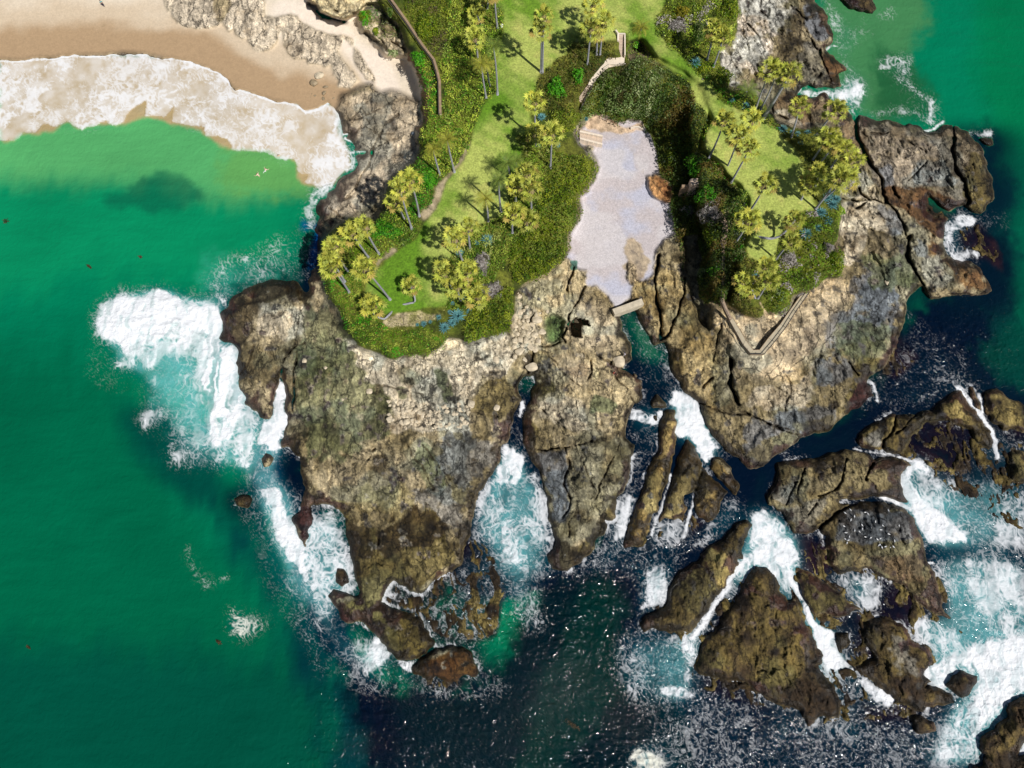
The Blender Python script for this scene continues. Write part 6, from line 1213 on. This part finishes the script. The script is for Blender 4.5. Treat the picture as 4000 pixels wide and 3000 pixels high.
stone('boulder', 'h 1150,1140', 78, 62, 'flat round tan boulder where the white shirted person stands', 'boulder', me=ST[1]); stone('boulder', 'h 1255,1205', 44, 52, 'pale boulder on the channel bank below the flat round one', 'boulder', me=ST[2]); stone('boulder', 'h 1335,1225', 30, 38, 'small pale boulder nearest the channel', 'boulder', me=ST[3])
stone('boulder', 'h 1290,670', 34, 60, 'long brown stone lying in the channel below the beam', 'boulder', me=SW[0]); stone('boulder', 'h 1440,970', 40, 30, 'brown stone awash in the green channel', 'boulder', me=SW[1])
stone('boulder', 'o 450,-10000', 1, 1, 'x', 'x') if False else None
stone('beach_rock', 'k 1790,820', 62, 48, 'larger pale half of the split rock on the wet sand', 'beach rock', me=ST[0], rot=.5); stone('beach_rock', 'k 1730,900', 58, 46, 'darker lower half of the split rock on the wet sand', 'beach rock', me=SW[2], rot=.3)
for k, (x, y, ru, rv, lab) in enumerate([(1860, 940, 36, 22, 'dark oblong stone, upper of the column on the wet sand'), (1842, 1005, 34, 28, 'round dark stone, middle of the column on the wet sand'), (1835, 1065, 32, 20, 'flat dark stone, lowest of the column on the wet sand'), (1742, 1035, 14, 16, 'small dark stone left of the column on the wet sand'), (1708, 1015, 8, 8, 'tiny dark stone farthest left on the wet sand'), (1945, 1062, 12, 20, 'slim dark stone right of the column on the wet sand'), (1955, 995, 8, 8, 'tiny dark stone above the slim one on the wet sand'), (1990, 1075, 10, 8, 'tiny stone nearest the shelf rocks on the wet sand')]):
    stone('beach_rock', 'k %d,%d' % (x, y), ru, rv, lab, 'beach rock', me=SW[k % 3], rot=k)
stone('boulder', 'a 1145,1445', 30, 34, 'smooth blue grey rounded block lying on the shelf rocks', 'boulder', me=stone_mesh(77, plain_mat('blue grey stone', (.24, .28, .31), .7, .08, 2, .02), .55), rot=.1)
stone('boulder', 'i 2110,285', 26, 36, 'single pale boulder on the blue grey eastern rock', 'boulder', me=ST[4])
stone('boulder', 'h 60,400', 14, 12, 'white pebble like stone by the grass edge above the pile', 'boulder', me=ST[2])
for k, (s, r_, lab) in enumerate([("o 690,460", 26, 'pale rock lump on the green stained shelf'), ("o 850,680", 30, 'white boulder at the left end of the pale rubble band'), ("o 960,620", 28, 'pale boulder in the middle of the rubble band'), ("o 980,700", 30, 'pale boulder at the lower edge of the rubble band'), ("o 1490,560", 36, 'round pale boulder at the right of the rubble field'), ("o 1690,590", 26, 'single pale boulder right of the rubble field'), ("o 1680,215", 34, 'round tan boulder left of the boulder pile'), ("o 480,525", 12, 'small white stone on the green brown shelf'), ("o 180,220", 22, 'blue white salt crusted stone on the headland'), ("o 345,275", 16, 'small pale stone on the headland right of the salt crusted one')]):
    stone('boulder', s, r_*1.37, r_*1.2, lab, 'boulder', me=ST[k % 5], rot=k*2.1)
RR_ = random.Random(3)
for k in range(90):
    u = RR_.uniform(830, 1480); v = RR_.uniform(560, 760)-0.10*(u-1150)**2/300
    s = 'o %.0f,%.0f' % (u, max(300, v)); r_ = RR_.uniform(9, 22)
    stone('rubble_stone', s, r_*1.4, r_*1.15, 'pale rubble stone in the bright band across the headland', 'rubble stone', 'pale rubble stones across the headland', me=ST[k % 5], rot=k)
# white lamp by the lawn
lp = thing('ground_lamp', 'small white ground lamp at the edge of the left lawn', 'lamp', at("a 2102,288"))
v_, f_ = tube([Vector((0, 0, 0)), Vector((0, 0, .35)), Vector((0, 0, .45))], [.2, .22, .22]); link('lamp_body', np_mesh('lamp_body', v_, f_, 4, M_white, True), lp)
v_, f_ = tube([Vector((0, 0, .45)), Vector((0, 0, .52)), Vector((0, 0, .56))], [.3, .26, .05]); link('lamp_cap', np_mesh('lamp_cap', v_, f_, 4, M_white, True), lp)
# kelp rafts
M_kelp = leaf_mat('kelp', (0.05, 0.035, 0.012), trans=0)
for s, r_, lab, ar in [("w 12,478", .5, 'dark round kelp clump at the far left of the bay', .9), ("w 193,576", .6, 'L shaped kelp clump off the western surf', .35), ("w 472,1387", .4, 'brown kelp scrap below the beige foam plume', .6), ("w 1236,1565", 1.1, 'tangled brown kelp strand near the bottom centre', .3), ("w 303,555", .35, 'small kelp fleck left of the big breaker', .5), ("w 62,1398", .35, 'faint kelp fleck in the dark green water at the left', .5)]:
    b = at(s, 0.08); n = 90; x = RN.normal(0, r_*.5, n); y = RN.normal(0, r_*.5*ar, n)-x*.9*(1-ar); z = RN.uniform(0, .1, n); cols = np.ones((n, 3), np.float32)*RN.uniform(.5, 1.6, n)[:, None]
    o = link('kelp_clump', leaves_mesh('kelp_clump', np.stack([x, y, z], 1), np.tile([0, 0, 1.], (n, 1)), np.full(n, .32), cols, M_kelp, .3), None, lab, 'kelp'); o.location = b
# gulls on the domed rock
def gull_mesh():
    V_ = []; F_ = []
    def el(c, r, col):
        k = len(V_); N_, M_ = 8, 6
        for a in range(M_+1):
            for b in range(N_): th = PI*a/M_; ph = 2*PI*b/N_; V_.append((c[0]+r[0]*math.cos(th), c[1]+r[1]*math.sin(th)*math.cos(ph), c[2]+r[2]*math.sin(th)*math.sin(ph)))
        for a in range(M_):
            for b in range(N_): F_.append([k+a*N_+b, k+a*N_+(b+1) % N_, k+(a+1)*N_+(b+1) % N_, k+(a+1)*N_+b])
    el((0, 0, .22), (.24, .11, .11), 0); el((.22, 0, .36), (.075, .06, .065), 0); el((.12, 0, .3), (.07, .05, .1), 0); el((-.28, 0, .2), (.12, .05, .03), 0)
    m = bpy.data.meshes.new('gull'); m.from_pydata(V_, [], F_); m.update(); m.materials.append(M_white); return m
def wing_mesh():
    m = MB(); m.prism([(.14, .085), (-.1, .075), (-.34, .03), (-.1, .135), (.1, .13)][::-1], .22, .31); return m.mesh('wing', plain_mat('grey wing', (.22, .23, .25), .7, .1, 3, .01))
GM = gull_mesh(); WM = wing_mesh(); BK = MB(); BK.prism([(.28, -.015), (.36, 0), (.28, .015)], .345, .37); BM_ = BK.mesh('beak', plain_mat('yellow beak', (.6, .4, .05), .5, .1, 3, .01))
for k in range(34):
    x = RR_.uniform(760, 1240); y = RR_.uniform(1385, 1700)
    b = at('q %.0f,%.0f' % (x, y)); t = thing('gull', 'white seabird resting on the grey domed rock', 'bird', b, 'seabirds resting on the grey domed rock', RR_.uniform(0, 6.28)); t.scale = (.8,)*3
    link('body', GM, t); link('beak', BM_, t); w = link('wing', WM, t); w2_ = link('wing', WM, t); w2_.scale = (1, -1, 1)
# people
def person(s, label, pose, shirt, pants, hair, rz, z=None, skin=(.5, .3, .2)):
    b = at(s, z); t = thing('person', label, 'person', b, None, rz)
    Ms = plain_mat('skin', skin, .6, .05, 3, .003)
    J = dict(pelvis=(0, 0, .95), spine=(0, 0, 1.15), chest=(.02, 0, 1.35), neck=(.03, 0, 1.5), head=(.05, 0, 1.6), top=(.05, 0, 1.72),
             hipl=(0, .1, .9), kneel=(.12, .11, .5), footl=(.05, .12, .08), toel=(.2, .13, .04), hipr=(0, -.1, .9), kneer=(-.02, -.11, .5), footr=(-.2, -.12, .1), toer=(-.06, -.13, .04),
             shl=(0, .19, 1.42), ell=(.02, .27, 1.15), wrl=(.14, .27, .92), hal=(.18, .27, .85), shr=(0, -.19, 1.42), elr=(-.06, -.26, 1.15), wrr=(.03, -.27, .9), har=(.06, -.27, .83))
    if pose == 'swim': 
        for k in J: x, y, z_ = J[k]; J[k] = ((z_-1.1)*.75+x*.2, y*1.5, .0+x*.4-.05+(.12 if z_ > 1.3 else -.1))
        J['ell'] = (.35, .45, .0); J['wrl'] = (.55, .5, .0); J['hal'] = (.62, .5, 0); J['elr'] = (.3, -.45, 0); J['wrr'] = (.5, -.5, 0); J['har'] = (.57, -.5, 0)
    if pose == 'sit':
        for k in J:
            if k not in ('kneel', 'footl', 'toel', 'kneer', 'footr', 'toer'): x, y, z_ = J[k]; J[k] = (x, y, z_-.75)
        J['kneel'] = (.42, .13, .4); J['footl'] = (.62, .14, .06); J['toel'] = (.78, .14, .05); J['kneer'] = (.42, -.13, .38); J['footr'] = (.66, -.14, .06); J['toer'] = (.82, -.14, .05)
    RD = dict(pelvis=.14, spine=.125, chest=.15, neck=.055, head=.10, top=.07, hipl=.09, kneel=.06, footl=.04, toel=.035, hipr=.09, kneer=.06, footr=.04, toer=.035, shl=.06, ell=.042, wrl=.028, hal=.032, shr=.06, elr=.042, wrr=.028, har=.032)
    E = [('pelvis', 'spine'), ('spine', 'chest'), ('chest', 'neck'), ('neck', 'head'), ('head', 'top'), ('pelvis', 'hipl'), ('hipl', 'kneel'), ('kneel', 'footl'), ('footl', 'toel'), ('pelvis', 'hipr'), ('hipr', 'kneer'), ('kneer', 'footr'), ('footr', 'toer'), ('chest', 'shl'), ('shl', 'ell'), ('ell', 'wrl'), ('wrl', 'hal'), ('chest', 'shr'), ('shr', 'elr'), ('elr', 'wrr'), ('wrr', 'har')]
    for sd_ in ('l', 'r'):
        w = Vector(J['wr'+sd_]); h = Vector(J['ha'+sd_]); d = (h-w).normalized(); q = Vector((1, 0, 0)) if abs(d.x) < .8 else Vector((0, 1, 0))
        for f in range(5):
            p = h+d*([.05, .085, .095, .088, .07][f])+q*((f-2)*.02+(0.03 if f == 0 else 0)); J['f%s%d' % (sd_, f)] = tuple(p); RD['f%s%d' % (sd_, f)] = .009; E.append(('ha'+sd_, 'f%s%d' % (sd_, f)))
    def skinned(name, keys, edges, mat, mul=1.0, par=t, root='pelvis'):
        ks = list(keys); me = bpy.data.meshes.new(name); me.from_pydata([J[k] for k in ks], [(ks.index(a_), ks.index(b2)) for a_, b2 in edges], []); me.materials.append(mat)
        o = link(name, me, par); md = o.modifiers.new('skin', 'SKIN'); md.use_smooth_shade = True
        for i_, k in enumerate(ks): r_ = RD[k]*mul; me.skin_vertices[0].data[i_].radius = (r_, r_)
        me.skin_vertices[0].data[ks.index(root) if root in ks else 0].use_root = True; sb = o.modifiers.new('sub', 'SUBSURF'); sb.levels = 1; sb.render_levels = 1; return o
    skinned('body', J.keys(), E, Ms)
    if shirt: skinned('shirt', ['spine', 'chest', 'shl', 'ell', 'shr', 'elr', 'neck'], [('spine', 'chest'), ('chest', 'shl'), ('shl', 'ell'), ('chest', 'shr'), ('shr', 'elr'), ('chest', 'neck')], plain_mat('shirt cloth', shirt, .9, .1, 4, .01), 1.18, t, 'chest')
    if pants: skinned('trousers', ['pelvis', 'hipl', 'kneel', 'footl', 'hipr', 'kneer', 'footr', 'spine'], [('pelvis', 'hipl'), ('hipl', 'kneel'), ('kneel', 'footl'), ('pelvis', 'hipr'), ('hipr', 'kneer'), ('kneer', 'footr'), ('pelvis', 'spine')], plain_mat('trouser cloth', pants, .9, .1, 4, .01), 1.2)
    hm = stone_mesh(5, plain_mat('hair', hair, .7, .1, 4, .01), 1.0); h = link('hair', hm, t); hd = Vector(J['head']); h.location = hd+Vector((-.02, 0, .06)); h.scale = (.115, .105, .10)
    Me = plain_mat('eye', (.05, .04, .04), .3, .05, 2, .001)
    for sg in (-1, 1):
        e = link('eye', hm.copy(), t); e.data.materials[0] = Me; e.location = hd+Vector((.095, sg*.035, .02)); e.scale = (.012,)*3
    n_ = link('nose', hm.copy(), t); n_.data.materials[0] = Ms; n_.location = hd+Vector((.11, 0, -.005)); n_.scale = (.02, .013, .02)
person("w 225.5,14.5", 'walker in a teal shirt and dark trousers on the dry sand', 'walk', (.10, .30, .32), (.03, .02, .05), (.03, .02, .015), 2.0)
person("h 1205,1075", 'person with dark hair and white shirt standing on the flat boulder beside the channel', 'walk', (.75, .7, .78), (.7, .68, .66), (.03, .02, .03), .4)
person("h 1100,1265", 'seated person in red on the rocks below the flat boulder', 'sit', (.6, .05, .03), (.08, .04, .03), (.03, .02, .02), -.6)
person("w 558,378", 'pale swimmer, lower left of the two in the green bay', 'swim', None, None, (.25, .15, .07), 2.6, .05, (.72, .5, .4))
person("w 573,368", 'pale swimmer, upper right of the two in the green bay', 'swim', None, (.7, .7, .7), (.25, .15, .07), 1.2, .05, (.75, .52, .42))
person("w 603,338", 'dark haired bather in the sandy coloured water behind the surf', 'swim', None, None, (.02, .015, .01), 2.2, .05, (.55, .38, .25))
